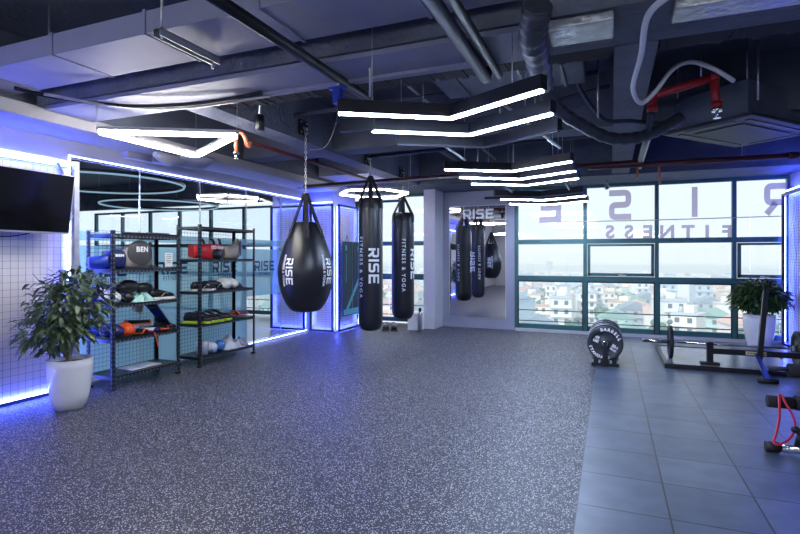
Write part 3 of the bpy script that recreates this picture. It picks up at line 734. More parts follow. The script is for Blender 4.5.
# hexagon lamps added behind the camera as fill light for the room
for cx, cy in ((-3.6, 0.4), (-1.2, -1.6), (-3.8, -3.4), (1.3, -3.2), (1.2, 0.4)):
    tri_lamp(hexpts(cx, cy, .64), 2.35, 'added hexagon fill lamp over the machines behind the viewer', M['led_fill'], 'hexagon_lamp', grp='added fill lamps behind the viewer')
def chevron(yc, label, lit=True, z=2.395, x0=-1.0, ext=False):
    g = empty('chevron_lamp', (x0, yc, z), label=label, cat='hanging lamp', group='chevron lamps')
    A, B, C_ = Vector((-.655, -.40, 0)), Vector((0, 0, 0)), Vector((.655, -.37, 0))
    h = MB()
    def band(w, z0, z1, mb, a=A, c=C_):
        n1 = Vector((-(B - a).y, (B - a).x, 0)).normalized(); n2 = Vector((-(c - B).y, (c - B).x, 0)).normalized()
        nb = (n1 + n2).normalized(); nb *= 1 / nb.dot(n1)
        ring = [a + n1 * w, B + nb * w, c + n2 * w, c - n2 * w, B - nb * w, a - n1 * w]
        up = Vector((0, 0, z1 - z0)); lo = [p + Vector((0, 0, z0)) for p in ring]
        for q in ((0, 1, 4, 5), (1, 2, 3, 4)):
            mb.prism([lo[i] for i in q], up)
    band(.03, .0, .085, h); h.build('housing', M['blackmetal'], g)
    l = MB(); band(.013, -.011, .0, l, A * .985 + Vector((0,0,0)), C_ * .985); l.build('led_diffuser', M['led_white'] if lit else M['unlit'], g)
    if ext: MB().bar((-.60, -.45, .03), (-.86, -.50, .03), .05, .09).build('driver_box', M['blackpipe'], g)
    for p in (A * .7, C_ * .7):
        MB().tube([p + Vector((0, 0, .08)), p + Vector((0, 0, top_z(x0 + p.x, yc + p.y) - z - (.05 if 2.99 < yc + p.y < 3.58 else 0)))], .003, 4).build('wire', M['galv'], g)
    return g
for yc, lit, ext, lab in ((3.35, True, False, 'frontmost lit chevron lamp, the widest of the row'), (3.86, True, True, 'second lit chevron lamp, just behind the widest one'),
      (4.35, False, False, 'unlit black chevron lamp behind the two front lit ones'), (5.68, True, False, 'topmost lit chevron lamp of the middle three'),
      (6.28, True, False, 'centre lit chevron lamp of the middle three'), (6.85, True, False, 'lowest lit chevron lamp of the middle three'),
      (8.25, False, False, 'unlit dark chevron lamp just before the window lamps'),
      (8.75, True, False, 'upper small chevron lamp in front of the window'), (9.55, True, False, 'lowest and smallest chevron lamp in front of the window')):
    chevron(yc, lab, lit, ext=ext)
M['led_studio_fill'] = emis('led_studio_fill', (.85, .95, 1), 130)  # unseen studio lamp added to brighten the frosted partition film
tri_lamp(hexpts(-6.9, 3.0, .64), 2.3, 'added hexagon fill lamp, unseen in the near end of the studio', M['led_studio_fill'], 'hexagon_lamp')
# studio ring lights
for (cx, cy, z, r), lab in (((-7.56, 5.76, 2.62, 1.25), 'big thin light ring nearest the glass in the studio'), ((-8.9, 8.2, 2.55, 1.15), 'second big light ring deeper in the studio')):
    g = empty('ring_lamp', (cx, cy, z), label=lab, cat='ring lamp', group='studio light rings')
    MB().torus((0, 0, 0), r, .015, n=48).build('led_tube', M['led_ring'], g)
    MB().torus((0, 0, .035), r, .025, n=48).build('housing', M['blackmetal'], g)
    for k in range(3):
        a = k * 2.1; MB().tube([(r * math.cos(a), r * math.sin(a), .05), (r * math.cos(a), r * math.sin(a), ZC - z)], .003, 4).build('wire', M['galv'], g)

# ================================================================== PUNCHING BAGS
def chain(p0, p1, mb=None, r=.022, n=None):
    mb = mb or MB(); p0 = Vector(p0); p1 = Vector(p1); L = (p1 - p0).length; n = n or max(2, int(L / .035))
    d = (p1 - p0) / n
    q = Vector((0, 0, 1)).rotation_difference(d.normalized()).to_matrix()
    for i in range(n):
        c = p0 + d * (i + .5); a = PI / 2 * (i % 2) + .3
        ex = q @ Vector((math.cos(a), math.sin(a), 0)); ez = d.normalized(); hl = d.length * .62
        pts = [c + ex * (r * .5 * math.cos(t)) + ez * (hl * math.sin(t)) for t in [2 * PI * k / 10 for k in range(11)]]
        mb.tube(pts, .0045, 5, cap=False)
    return mb
def prof_r(prof, z):
    for (r0, z0), (r1, z1) in zip(prof[:-1], prof[1:]):
        if z0 <= z <= z1 and z1 > z0: return r0 + (r1 - r0) * (z - z0) / (z1 - z0)
    return prof[-1][0]
def bag(name, x, y, prof, ztop_body, zring, zhook, phis, label, nstr=6, sz=1.0, tz=0):
    g = empty(name, (x, y, 0), label=label, cat='punching bag', group='punching bags')
    MB().lathe(prof, n=48).build('body', M['vinylblack'], g)
    rt = prof_r(prof, ztop_body - .05)
    fd = math.atan2(-y, -x)
    s = MB(); rg = MB(); pt = MB()
    for k in range(nstr):
        a = fd + 2 * PI * k / nstr + .05
        d = Vector((math.cos(a), math.sin(a), 0)); tdir = Vector((-d.y, d.x, 0))
        zl = ztop_body - .16; rl = prof_r(prof, zl)
        P = [d * (rl + .006) + Vector((0, 0, zl)), d * (rt + .008) + Vector((0, 0, ztop_body - .04)), d * .02 + Vector((0, 0, zring))]
        s = MB()
        for a_, b_ in zip(P[:-1], P[1:]): s.bar(a_, b_, .055 * sz, .012, up=d)
        so_ = s.build('strap', M['strapblack'], g)
        c = d * (prof_r(prof, ztop_body - .09) + .010) + Vector((0, 0, ztop_body - .09))
        pts = [c + tdir * (.032 * sz * math.cos(t)) + Vector((0, 0, .045 * sz * math.sin(t))) for t in [2 * PI * j / 14 for j in range(15)]]
        MB().tube(pts, .0028, 5, cap=False).build('strap_stitching', M['darkgrey'], so_)
    chain((0, 0, zring - .02), (0, 0, zhook)).build('chain', M['chain'], g)
    m2 = MB(); zz = 0
    m2.torus((0, 0, zring), .03, .006, axis=(1, 0, 0), n=16, m=6); m2.build('ring', M['chain'], g)
    h1, h2 = phis[0], phis[1]
    for base, back in ((fd, False), (fd + PI, True)):
        for ang, kind in ((phis[0], 'F'), (phis[1], 'R')) + (((phis[2], 'F'), (phis[3], 'R')) if len(phis) > 2 else ()):
            tv = font_mesh('FITNESS & YOGA', phis_size[name][0], .0015, 1.42 if name[0] == 'l' else 1.05) if kind == 'F' else glyphs('RISE', phis_size[name][1])
            zc = tz + (0.0 if kind == 'F' else phis_size[name][2])
            def fn(tx, ty, ang=ang, base=base, zc=zc):
                zz = zc - tx; r = prof_r(prof, zz) + .003
                rm = prof_r(prof, zc)
                a = base + R(ang) + ty / rm
                return (r * math.cos(a), r * math.sin(a), zz)
            place_text('lettering', tv, M['white'], fn, g, 'white lettering')
    return g
phis_size = {'long_punching_bag': (.088, .165, 0.02), 'teardrop_punching_bag': (.046, .095, -.01)}
def longprof(z0, z1, r):
    P = [(0.001, z0)]
    for k in range(1, 7): t = k / 6 * PI / 2; P.append((r * .86 * math.sin(t) + r*.0, z0 + .07 * (1 - math.cos(t))))
    P.append((r * .97, z0 + .12)); P.append((r, z0 + .2))
    n = 24
    for k in range(1, n): P.append((r, z0 + .2 + (z1 - .14 - z0 - .2) * k / n))
    P += [(r, z1 - .14), (r * .95, z1 - .05), (r * .86, z1 - .01), (r * .7, z1), (0.001, z1)]
    return P
zt = lambda y, Z: H + (257 - y) / F * Z
bag('long_punching_bag', -3.31, 6.91, longprof(.345, 2.33, .183), 2.33, 2.66, 2.86, (-50, 17), 'nearer long black punching bag in the middle of the room', tz=zt(267, 7.65))
bag('long_punching_bag', -3.34, 8.28, longprof(.36, 2.22, .195), 2.22, 2.50, 2.70, (3, 66), 'farther long black punching bag in front of the corner window', tz=zt(265, 8.9))
P = []
zb, R0 = .80, .312
ctrl = [(0.001, 0), (.10, .004), (.18, .035), (.255, .15), (.306, .31), (.325, .46), (.316, .56), (.284, .69), (.230, .85), (.178, .97), (.145, 1.03), (.11, 1.06), (.001, 1.065)]
sm = smooth_path([(r, 0, z) for r, z in ctrl], 4)
prof = [(max(.001, p.x), zb + p.z) for p in sm]
for i in range(1, len(prof)):
    if prof[i][1] <= prof[i-1][1]: prof[i] = (prof[i][0], prof[i-1][1] + 1e-4)
bag('teardrop_punching_bag', -3.33, 5.18, prof, zb + 1.03, 2.20, 2.92, (-50, -35, 40, 56), 'big black teardrop punching bag hanging on a long chain', tz=zt(270, 6.06), sz=.9)
for (y, z, hook, lab) in ((5.18, 2.98, 2.92, 'square black steel bracket plate on the beam holding the teardrop bag'), (6.91, 2.93, 2.86, 'steel bracket on the beam above the nearer long bag'), (8.28, 2.93, 2.70, 'steel bracket on the beam above the farther long bag')):
    g = empty('bag_bracket', (-3.37, y, z), label=lab, cat='bracket', group='punching bag brackets')
    MB().box((0, -.09, -.09), (.012, .09, .09)).build('plate', M['blackmetal'], g)
    m = MB()
    for dy in (-.06, .06):
        for dz in (-.06, .06): m.tube([(.012, dy, dz), (.03, dy, dz)], .01, 6)
    m.build('bolt', M['galv'], g)
    MB().bar((0, 0, 0), (.06, 0, -.02), .03, .03).torus((.045, 0, -.05), .03, .006, axis=(1, 0, 0), n=14, m=6).build('hook', M['galv'], g)

# ================================================================== WALL MIRROR
g = empty('wall_mirror', (0, YF - .012, 0), label='tall frameless mirror with white lettering on the lavender wall', cat='mirror')
p0, p1 = at_y(449.5, 317, YF), at_y(505.5, 206, YF)
MB().box((p0.x, 0, .22), (p1.x, .01, 2.49)).build('mirror_pane', M['mirror'], g)
MB().box((p0.x - .012, .004, .208), (p1.x + .012, .011, 2.502)).build('mirror_edge', M['tvbezel'], g)
c = at_y(478.5, 214, YF)
place_text('lettering', glyphs('RISE', .20), M['white'], lambda x, y: (c.x + x, -.003, c.z + y), g, 'white lettering across the top')
tag(MB().box((p0.x + .5, -.0, 0), (p1.x - .3, .03, .05)).build('fixture_bar', M['bluepipe'], loc=(0.25, YF - .04, 2.62)), 'small dark bar fixture above the wall mirror', 'wall fixture')
# ================================================================== TELEVISION
g = empty('television', (-5.10, 3.02, 1.98), label='black flat television tilted forward on the left wall', cat='television')
TL, TH = 1.1, .60
tm = Matrix.Rotation(R(9), 4, 'Y')
m = MB().box((-.02, -TL/2, -TH/2), (.018, TL/2, TH/2), tm); tvc = m.build('casing', M['tvbezel'], g, bevel=.004)
MB().box((.0185, -TL/2 + .012, -TH/2 + .02), (.021, TL/2 - .012, TH/2 - .010), tm).build('screen', M['tvblack'], tvc)
MB().box((-.06, -.22, -.15), (-.02, .22, .15), tm).build('back_box', M['blackmetal'], g)
MB().bar((-.05, .49, .30), (-.12, .49, .42), .03, .03).bar((-.05, .52, -.1), (-.14, .66, -.1), .025, .025).build('tilt_arm', M['galv'], g)
g = empty('television_stand', (-5.24, 0, 0), label='galvanised steel frame with a post and top rail carrying the television', cat='tv frame')
MB().box((-.02, 3.69, 0), (.02, 3.745, 2.46)).build('post', M['galv'], g)
MB().box((-.02, 1.2, 2.41), (.02, 3.69, 2.455)).build('rail', M['galv'], g)
MB().box((-.02, 1.2, 0), (.02, 1.26, 2.41)).build('post', M['galv'], g)
MB().tube(smooth_path([(-.02, 2.9, 1.68), (0, 3.0, 1.64), (.02, 3.15, 1.66), (0, 3.3, 1.70)]), .006, 6).build('cable', M['blackpipe'], g)

# ================================================================== PLANTS
def leaf_faces(mb, p, d, L, W, up, fold=.25):
    d = d.normalized(); s = d.cross(up)
    if s.length < 1e-4: s = Vector((1, 0, 0))
    s.normalize(); n = s.cross(d).normalized()
    b = len(mb.v)
    pts = [p, p + d*L*.35 + s*W*.5 + n*W*fold, p + d*L*.72 + s*W*.38 + n*W*fold*.6 - n*L*.06, p + d*L - n*L*.16, p + d*L*.72 - s*W*.38 + n*W*fold*.6 - n*L*.06, p + d*L*.35 - s*W*.5 + n*W*fold, p + d*L*.4, p + d*L*.75 - n*L*.07]
    mb.v += pts
    for q in ((0, 1, 6), (1, 2, 7, 6), (2, 3, 7), (0, 6, 5), (6, 7, 4, 5), (7, 3, 4)): mb._q(tuple(b + i for i in q), True)
def potted(name, loc, label, pot, h, blobs, leafm, nleaf, LS, stems, seed, lean=0):
    r_ = random.Random(seed)
    g = empty(name, loc, label=label, cat='potted plant')
    MB().lathe(pot, n=40, cap=False).build('pot', M['potwhite'], g)
    rt = pot[-2][0]; zt_ = pot[-2][1]
    MB().lathe([(0.001, zt_ - .04), (rt * .5, zt_ - .03), (rt * .96, zt_ - .045)], n=24, cap=False).build('soil', M['soil'], g)
    lf = MB(); br = MB()
    for (cx, cy, cz, rx, ry, rz, share) in blobs:
        for _ in range(int(nleaf * share)):
            while True:
                q = Vector((r_.uniform(-1, 1), r_.uniform(-1, 1), r_.uniform(-1, 1)))
                if .25 < q.length < 1: break
            p = Vector((cx + q.x * rx, cy + q.y * ry, cz + q.z * rz))
            out = Vector((q.x, q.y, q.z * .4)) + Vector((r_.uniform(-.5, .5), r_.uniform(-.5, .5), r_.uniform(-.9, .25)))
            L = LS * r_.uniform(.7, 1.25)
            leaf_faces(lf, p, out, L, L * .42, Vector((r_.uniform(-.3, .3), r_.uniform(-.3, .3), 1)), r_.uniform(.1, .3))
    for k in range(stems):
        cx, cy, cz, rx, ry, rz, _s = blobs[k % len(blobs)]
        a = r_.uniform(0, 2 * PI)
        e = Vector((cx + rx * .6 * math.cos(a), cy + ry * .6 * math.sin(a), cz + rz * r_.uniform(0, .6)))
        b0 = Vector((r_.uniform(-.02, .02), r_.uniform(-.02, .02), zt_ - .05))
        mid = b0.lerp(e, .5); mid.z += .06; mid.x *= .6; mid.y *= .6
        br.tube(smooth_path([b0, mid, e], 5), [.013 * (1 - .07 * i) for i in range(11)], 6)
        for j in range(4):
            e2 = e + Vector((r_.uniform(-.2, .2) * rx * 3, r_.uniform(-.2, .2) * ry * 3, r_.uniform(-.1, .15)))
            br.tube([mid.lerp(e, .6), e2], [.006, .002], 5)
    br.build('trunk', M['bark'], g)
    fo = lf.build('foliage', M[leafm], g); fo['kind'] = 'stuff'
    return g
pot1 = [(.125, 0), (.145, .015), (.165, .10), (.185, .25), (.195, .40), (.193, .47), (.180, .47), (.175, .40), (.0, .40)]
pot1 = [(.0, 0), (.125, 0), (.128, .02), (.14, .025), (.165, .12), (.187, .27), (.195, .40), (.194, .475), (.180, .475), (.176, .42)]
potted('potted_ficus', (-4.82, 3.36, 0), 'drooping leafy ficus in a white pot standing left of the shoe racks', pot1, 1.3,
       [(0, 0, .98, .31, .33, .24, .42), (-.02, -.06, .78, .36, .38, .17, .30), (.02, .05, 1.2, .22, .24, .14, .13), (0, 0, 1.05, .42, .42, .30, .07), (-.12, -.14, .66, .24, .26, .14, .08)], 'leaf', 1500, .092, 9, 3)
pot2 = [(.0, 0), (.15, 0), (.165, .02), (.19, .12), (.215, .28), (.225, .42), (.222, .52), (.205, .52), (.20, .46)]
potted('potted_shrub', (2.24, 9.90, .002), 'dense round green shrub in a white pot at the window corner', pot2, 1.1,
       [(0, 0, .80, .40, .33, .22, .6), (0, 0, .92, .28, .26, .15, .25), (0, 0, .70, .42, .33, .12, .15)], 'leaf2', 2400, .095, 10, 5)

# ================================================================== SHELF RACKS
SHX = -5.36; SHD = .40
M['slot'] = mat('slot_grey', (.14, .16, .2), rough=.5)  # plain grey for the slot pattern on posts and shelf rims
def rack(y0, y1, Ht, levels, label):
    g = empty('shelf_rack', (SHX, y0, 0), label=label, cat='shelf rack', group='black slotted steel shelf racks')
    Wd = y1 - y0
    for x in (0, SHD):
        for y in (0, Wd):
            m = MB(); sx = 1 if x == 0 else -1; sy = 1 if y == 0 else -1
            m.box((min(x, x + .036*sx), min(y, y + .003*sy), .01), (max(x, x + .036*sx), max(y, y + .003*sy), Ht))
            m.box((min(x, x + .003*sx), min(y, y + .036*sy), .01), (max(x, x + .003*sx), max(y, y + .036*sy), Ht))
            m.slot(1)
            for k in range(int(Ht / .05)):
                zc = .035 + k * .05
                yy = y - .0012 * sy
                m.box((x + .012*sx - .004, yy - .0008, zc - .011), (x + .012*sx + .004, yy + .0008, zc + .011))
                m.box((x - .0012 * sx - .0008, y + .018*sy - .004, zc - .011), (x - .0012*sx + .0008, y + .018*sy + .004, zc + .011))
            m.build('post', [M['shelfpost'], M['slot']], g)
            MB().box((x + .018*sx - .024, y + .018*sy - .024, 0), (x + .018*sx + .024, y + .018*sy + .024, .02)).build('foot', M['rubberblack'], g)
    for z in levels:
        sh = MB().box((.004, .004, z - .006), (SHD - .004, Wd - .004, z)).build('shelf', M['blackmetal'], g)
        rim = MB()
        for a, b in (((0.001, .001), (.005, Wd - .001)), ((SHD - .005, .001), (SHD - .001, Wd - .001)), ((.001, .001), (SHD - .001, .005)), ((.001, Wd - .005), (SHD - .001, Wd - .001))):
            rim.box((a[0], a[1], z - .036), (b[0], b[1], z + .002))
        t = rim.slot(1); n = int(Wd / .05)
        for k in range(n):
            yy = .03 + k * .05
            t.poly([(SHD + .0005, yy, z - .030), (SHD + .0005, yy + .03, z - .030), (SHD + .0005, yy + .015, z - .010)])
        t.build('shelf_rim', [M['shelfpost'], M['slot']], g)
    m = MB(); wire_grid(m, (-.008, .0, levels[-1] + .0), (0, 1, 0), (0, 0, 1), Wd, Ht - .14, .05, .0022)
    m.build('wire_back', M['grid'], g)
    return g
L1 = [1.70, 1.315, .93, .55, .15]
L2 = [1.85, 1.42, .99, .56, .13]
rack(3.93, 4.87, 1.74, L1, 'lower black steel rack behind the ficus holding gloves and pads')
rack(5.20, 6.32, 1.88, L2, 'taller black steel rack holding the red kick shield')

def on(y, z, x=.2): return Vector((SHX + x, y, z + .003))
def yat(px, X=-5.1): return at_x(px, 257, X).y
def build_shield(p, rz, col, logo, label, s=1.0):
    """belly protector: padded curved body with an oval badge"""
    g = empty('belly_pad', p, rz, label, 'body protector', 'padded body protectors')
    m = MB(); n = 20; prof = []
    for i in range(n + 1):
        t = -1 + 2 * i / n
        hh = .27 * (1 - .45 * max(0, t) ** 2 * 0 ) 
        prof.append(t)
    rows = 14; b = 0
    ptsO = []; 
    for i in range(n + 1):
        t = -1 + 2 * i / n                       # along width
        ang = t * 1.0
        hgt = (.17 + .11 * math.exp(-((t - .35) / .55) ** 2)) * s
        for j in range(rows + 1):
            w = j / rows
            zz = hgt * w
            th = .055 * (math.sin(PI * min(1, max(0, w))) ** .45) * (1 - abs(t) ** 6 * .6) + .012
            for sgn in (1,):
                pass
            ptsO.append((t, w, zz, th))
    R1 = .26 * s
    def P(t, zz, off): a = t * .95; r = R1 + off; return Vector((r * math.sin(a), -(r * math.cos(a)) + R1 * .8, zz))
    for side in (1, -1):
        base = len(m.v)
        for (t, w, zz, th) in ptsO: m.v.append(P(t, zz, th * (1 if side == 1 else -.5)))
        for i in range(n):
            for j in range(rows):
                k = base + i * (rows + 1) + j
                m._q((k, k + rows + 1, k + rows + 2, k + 1), True)
    half = (n + 1) * (rows + 1)
    def rim(idx):
        for a, b2 in zip(idx[:-1], idx[1:]): m._q((a, b2, half + b2, half + a), True)
    rim([i * (rows + 1) for i in range(n + 1)]); rim([i * (rows + 1) + rows for i in range(n + 1)])
    rim([j for j in range(rows + 1)]); rim([n * (rows + 1) + j for j in range(rows + 1)])
    m.build('pad', M[col], g)
    d = MB(); c0 = .28
    N = 28
    def D(u, v, e): 
        t = c0 + u * .46; zz = (.150 + v * .118) * s
        return P(t, zz, .068 + e)
    base = len(d.v); d.v.append(D(0, 0, .012))
    for rr in (.35, .7, .92, 1.0):
        for k in range(N):
            a = 2 * PI * k / N; d.v.append(D(rr * math.cos(a), rr * math.sin(a), .010 * (1 - rr ** 3)))
    for k in range(N): d._q((base, base + 1 + k, base + 1 + (k + 1) % N), True)
    for r_i in range(3):
        for k in range(N):
            a = base + 1 + r_i * N + k; b2 = base + 1 + r_i * N + (k + 1) % N
            d._q((a, a + N, b2 + N, b2), True)
    bd = d.build('badge', M[logo], g)
    tv = font_mesh('BEN', .058 * s, .003, 1.1)
    place_text('lettering', tv, M['white'], lambda x, y: D(x / (R1 * .46 / .95), (y + .035) / .118, .015), bd)
    return g
def build_glove(name, p, rz, col, cuff, label, s=1.0, tilt=0, grp='gloves on the racks', cat='glove'):
    s *= 1.15
    g = empty(name, p, label=label, cat=cat, group=grp, rot=(0, tilt, rz))
    m = MB()
    m.ell((.0, 0, .065), (.095, .062, .06), pw=.9); m.ell((.05, .0, .055), (.06, .064, .052)); m.build('mitt', M[col], g).scale = (s, s, s)
    MB().ell((.01, -.062, .055), (.052, .026, .026)).build('thumb', M[col], g).scale = (s, s, s)
    cf = MB().tube([(-.07, 0, .055), (-.12, 0, .052), (-.165, 0, .052)], [.045, .047, .052], 16, flat=.85).build('cuff', M[cuff], g); cf.scale = (s, s, s)
    o2 = MB().tube([(-.165, 0, .052), (-.166, 0, .052)], [.044, .044], 16, flat=.85); o2.build('cuff_opening', M['black'], cf)
    return g
def build_shoe(p, rz, up, sole, label, s=1.0, name='sports_shoe', trim=None, grp='shoes on the racks', rot=None):
    s *= 1.2
    g = empty(name, p, rz, label, 'shoe', grp, rot=rot)
    secs = [(-.135, .030, .055), (-.12, .036, .085), (-.08, .038, .09), (-.03, .040, .085), (.02, .045, .070), (.07, .048, .055), (.11, .042, .045), (.135, .022, .032)]
    m = MB(); N = 14; b = 0
    for x, w, h in secs:
        for k in range(N):
            a = 2 * PI * k / N
            y = w * math.copysign(abs(math.cos(a)) ** .8, math.cos(a)); z = .018 + (h / 2) + h / 2 * math.copysign(abs(math.sin(a)) ** .8, math.sin(a))
            m.v.append(Vector((x * s, y * s, z * s)))
    for i in range(len(secs) - 1):
        for k in range(N): m._q((i*N+k, (i+1)*N+k, (i+1)*N+(k+1)%N, i*N+(k+1)%N), True)
    m._q(tuple(range(N))); m._q(tuple((len(secs)-1)*N + k for k in reversed(range(N)))); upo = m.build('upper', M[up], g)
    so = MB(); ring = [(x * s * 1.03, (w + .004) * s) for x, w, h in secs]
    pts = [(x, y, 0) for x, y in ring] + [(x, -y, 0) for x, y in reversed(ring)]
    so.prism(pts, (0, 0, .024 * s)); so.build('sole', M[sole], g)
    if trim:
        MB().tube(smooth_path([(-.02*s, -.043*s, .03*s), (.03*s, -.046*s, .07*s), (.07*s, -.04*s, .03*s)], 4), .004, 6).build('stripe', M[trim], g)
    MB().tube([(.02*s, -.02*s, .085*s), (.02*s, .02*s, .085*s)], .005, 6).tube([(.045*s, -.02*s, .078*s), (.045*s, .02*s, .078*s)], .005, 6).build('laces', M[trim or 'white'], upo)
    return g
def build_guard(name, p, rz, col, trim, label, L=.30, W=.14, tilt=0, grp='shin guards on the racks', rx=0):
    """curved shin pad with a raised trim and two closing straps"""
    g = empty(name, p, label=label, cat='shin guard', group=grp, rot=(rx, tilt, rz))
    m = MB(); n, k = 12, 8
    def Pn(u, v, o): a = v * 1.15; r = W / 2 * (1 - .18 * u); return Vector((u * L / 2, (r + o) * math.sin(a), (r + o) * math.cos(a) - r * .38 + .012))
    for o in (.0, -.016):
        b = len(m.v)
        for i in range(n + 1):
            for j in range(k + 1): m.v.append(Pn(-1 + 2*i/n, -1 + 2*j/k, o))
        for i in range(n):
            for j in range(k): q = b + i*(k+1) + j; m._q((q, q+k+1, q+k+2, q+1), True)
    hf = (n+1)*(k+1)
    edge = [j for j in range(k+1)] + [i*(k+1)+k for i in range(1, n+1)] + [n*(k+1)+j for j in reversed(range(k))] + [i*(k+1) for i in reversed(range(0, n))]
    for a, b in zip(edge[:-1], edge[1:]): m._q((a, b, hf + b, hf + a))
    m.build('shell', M[col], g)
    MB().tube([m.v[i] + Vector((0, 0, -.004)) for i in edge], .009, 6).build('trim_piping', M[trim], g)
    for xa in (-L*.3, L*.2): MB().box((xa, -W*.42, .0), (xa + .03, W*.42, .012)).build('strap', M[trim], g)
    return g
Q = -PI / 2   # faces the room when the front of the item points along -Y local, turned to +X
# --- lower rack, fourth shelf (1.315)
build_shield(on(4.00, 1.315, .24), PI/2 - .25, 'blue', 'navy', 'blue belly pad behind the near post of the lower rack', .80)
build_shield(on(4.30, 1.315, .20), PI/2 - .35, 'grey', 'darkgrey', 'grey belly pad with a dark badge on the lower rack', 1.18)
g = empty('hand_wrap', on(4.58, 1.315, .26), label='rolled black wraps between the grey belly pad and the white notice', cat='hand wraps')
MB().tube([(-.03, -.05, .022), (.03, -.05, .022)], .022, 14).build('roll', M['black'], g); MB().tube([(-.03, .01, .02), (.03, .01, .02)], .02, 14).build('roll', M['darkgrey'], g)
MB().box((-.02, .04, .0), (.02, .10, .014)).build('loose_end', M['black'], g)
g = empty('paper_notice', (SHX + .37, 4.66, 1.335), label='white paper notice taped to the front of the lower rack', cat='notice')
MB().box((0, 0, -.002), (.002, .115, .165)).build('sheet', M['paper'], g)
m = MB()
for i, (w, z) in enumerate(((.07, .14), (.085, .115), (.06, .095), (.085, .07), (.05, .05))): m.box((.0021, .0575 - w/2, z), (.0026, .0575 + w/2, z + .006))
m.build('print', M['darkgrey'], g)
g = empty('foam_bar', on(4.05, 1.703, .3), label='flat black bars lying on top of the lower rack', cat='exercise bars')
MB().box((-.05, .10, 0), (.05, .85, .022)).build('bar', M['foam'], g, bevel=.006); MB().box((-.03, .42, .022), (.03, .72, .036)).build('bar', M['darkgrey'], g, bevel=.004)
# --- lower rack third shelf (.93)
Z = .93
build_glove('boxing_glove', on(3.99, Z, .25), .4, 'whiteleather', 'blue', 'white glove with blue cuff at the near end of the lower rack', 1.1)
build_glove('boxing_glove', on(4.05, Z + .08, .15), 1.9, 'navy', 'whiteleather', 'navy glove with white cuff piled over the white glove', .95)
build_glove('boxing_glove', on(4.16, Z, .30), -.3, 'black', 'whiteleather', 'black glove with white cuff beside the near post', 1.05)
build_glove('boxing_glove', on(4.28, Z + .09, .2), -1.9, 'black', 'black', 'black glove lying on top of the mint cloth', 1.15)
# mint cloth: crumpled
def cloth(name, p, m_, label, sx, sy, hz, seed, cat='cloth', grp=None):
    r_ = random.Random(seed); m = MB(); n = 18
    hs = {}
    for i in range(n + 1):
        for j in range(n + 1):
            u = -1 + 2*i/n; v = -1 + 2*j/n; d = min(1, math.hypot(u, v))
            k = max(0, 1 - d ** 2.4)
            z = hz * k * (.62 + .25 * math.sin(u * 5 + seed) * math.cos(v * 6 + seed * 2) + r_.uniform(-.12, .2))
            m.v.append(Vector((u * sx * (1 + .08 * math.sin(v * 7 + seed)), v * sy * (1 + .1 * math.sin(u * 6)), max(.002, z))))
    for i in range(n):
        for j in range(n): q = i*(n+1)+j; m._q((q, q+n+1, q+n+2, q+1), True)
    b = len(m.v)
    m.v += [Vector((v_.x, v_.y, 0)) for v_ in m.v[:b]]
    for i in range(n):
        for j in range(n): q = b + i*(n+1)+j; m._q((q, q+1, q+n+2, q+n+1))
    ed = [j for j in range(n+1)] + [i*(n+1)+n for i in range(1, n+1)] + [n*(n+1)+j for j in reversed(range(n))] + [i*(n+1) for i in reversed(range(0, n))]
    for a, c in zip(ed[:-1], ed[1:]): m._q((a, c, b + c, b + a))
    return tag(m.build(name, M[m_], loc=p), label, cat, grp)
cloth('folded_cloth', on(4.42, Z, .24), 'mint', 'crumpled mint cloth between the gloves on the lower rack', .13, .17, .13, 4)
g = build_glove('focus_mitt', on(4.56, Z + .03, .22), .2, 'black', 'cream', 'round black glove with a cream rimmed opening', 1.15, tilt=-1.05)
build_shoe(on(4.71, Z, .25), 1.35, 'black', 'white', 'black sports shoe with a cream stripe at the far end of the lower rack', 1.0, trim='cream')
build_glove('boxing_glove', on(4.63, Z + .0, .10), 1.2, 'red', 'black', 'small red glove tucked behind the round black glove', .8)
# --- lower rack second shelf (.55)
Z = .55
build_glove('boxing_glove', on(4.02, Z, .25), .5, 'navy', 'blue', 'dark navy glove at the near end below the white glove', 1.15)
build_glove('boxing_glove', on(4.18, Z, .27), -.1, 'orange', 'orange', 'bright orange glove beside the navy glove', 1.1)
build_guard('shin_guard', on(4.34, Z + .01, .26), .3, 'black', 'orange', 'black shin guard with orange trim next to the orange glove', .24, .15)
build_guard('shin_guard', on(4.42, Z + .10, .20), 1.2, 'black', 'orange', 'black shin guard with orange trim on top of the pile', .26, .14)
build_guard('shin_guard', on(4.53, Z + .01, .26), .1, 'whiteleather', 'blue', 'white shin guard with blue trim in the middle of the pile', .22, .13)
build_guard('shin_guard', on(4.65, Z + .01, .25), 1.0, 'black', 'orange', 'black shin guard with orange trim under the leaning blue pad', .24, .13)
g = build_guard('shin_guard', on(4.66, Z + .20, .24), PI/2, 'blue', 'black', 'long blue shin guard leaning against the far end of the lower rack', .42, .17, tilt=.85)
m = MB().tube(smooth_path([(0, 0, 0), (.05, .02, -.0), (.075, .03, -.06), (.08, .06, -.18)], 6), .016, 6, flat=.3)
tag(m.build('hanging_strap', M['orange'], loc=on(4.44, Z + .02, .36)), 'orange strap hanging over the front edge of the lower rack', 'strap')
build_shoe(on(4.80, Z, .22), .4, 'black', 'darkgrey', 'small black shoe at the foot of the leaning blue pad', .8)
# bottom shelf: sheet of paper
g = tag(MB().box((-.12, -.2, 0), (.12, .2, .012)).build('folder', M['paper'], loc=on(4.45, .15, .2)), 'white folder lying on the bottom shelf of the lower rack', 'folder')

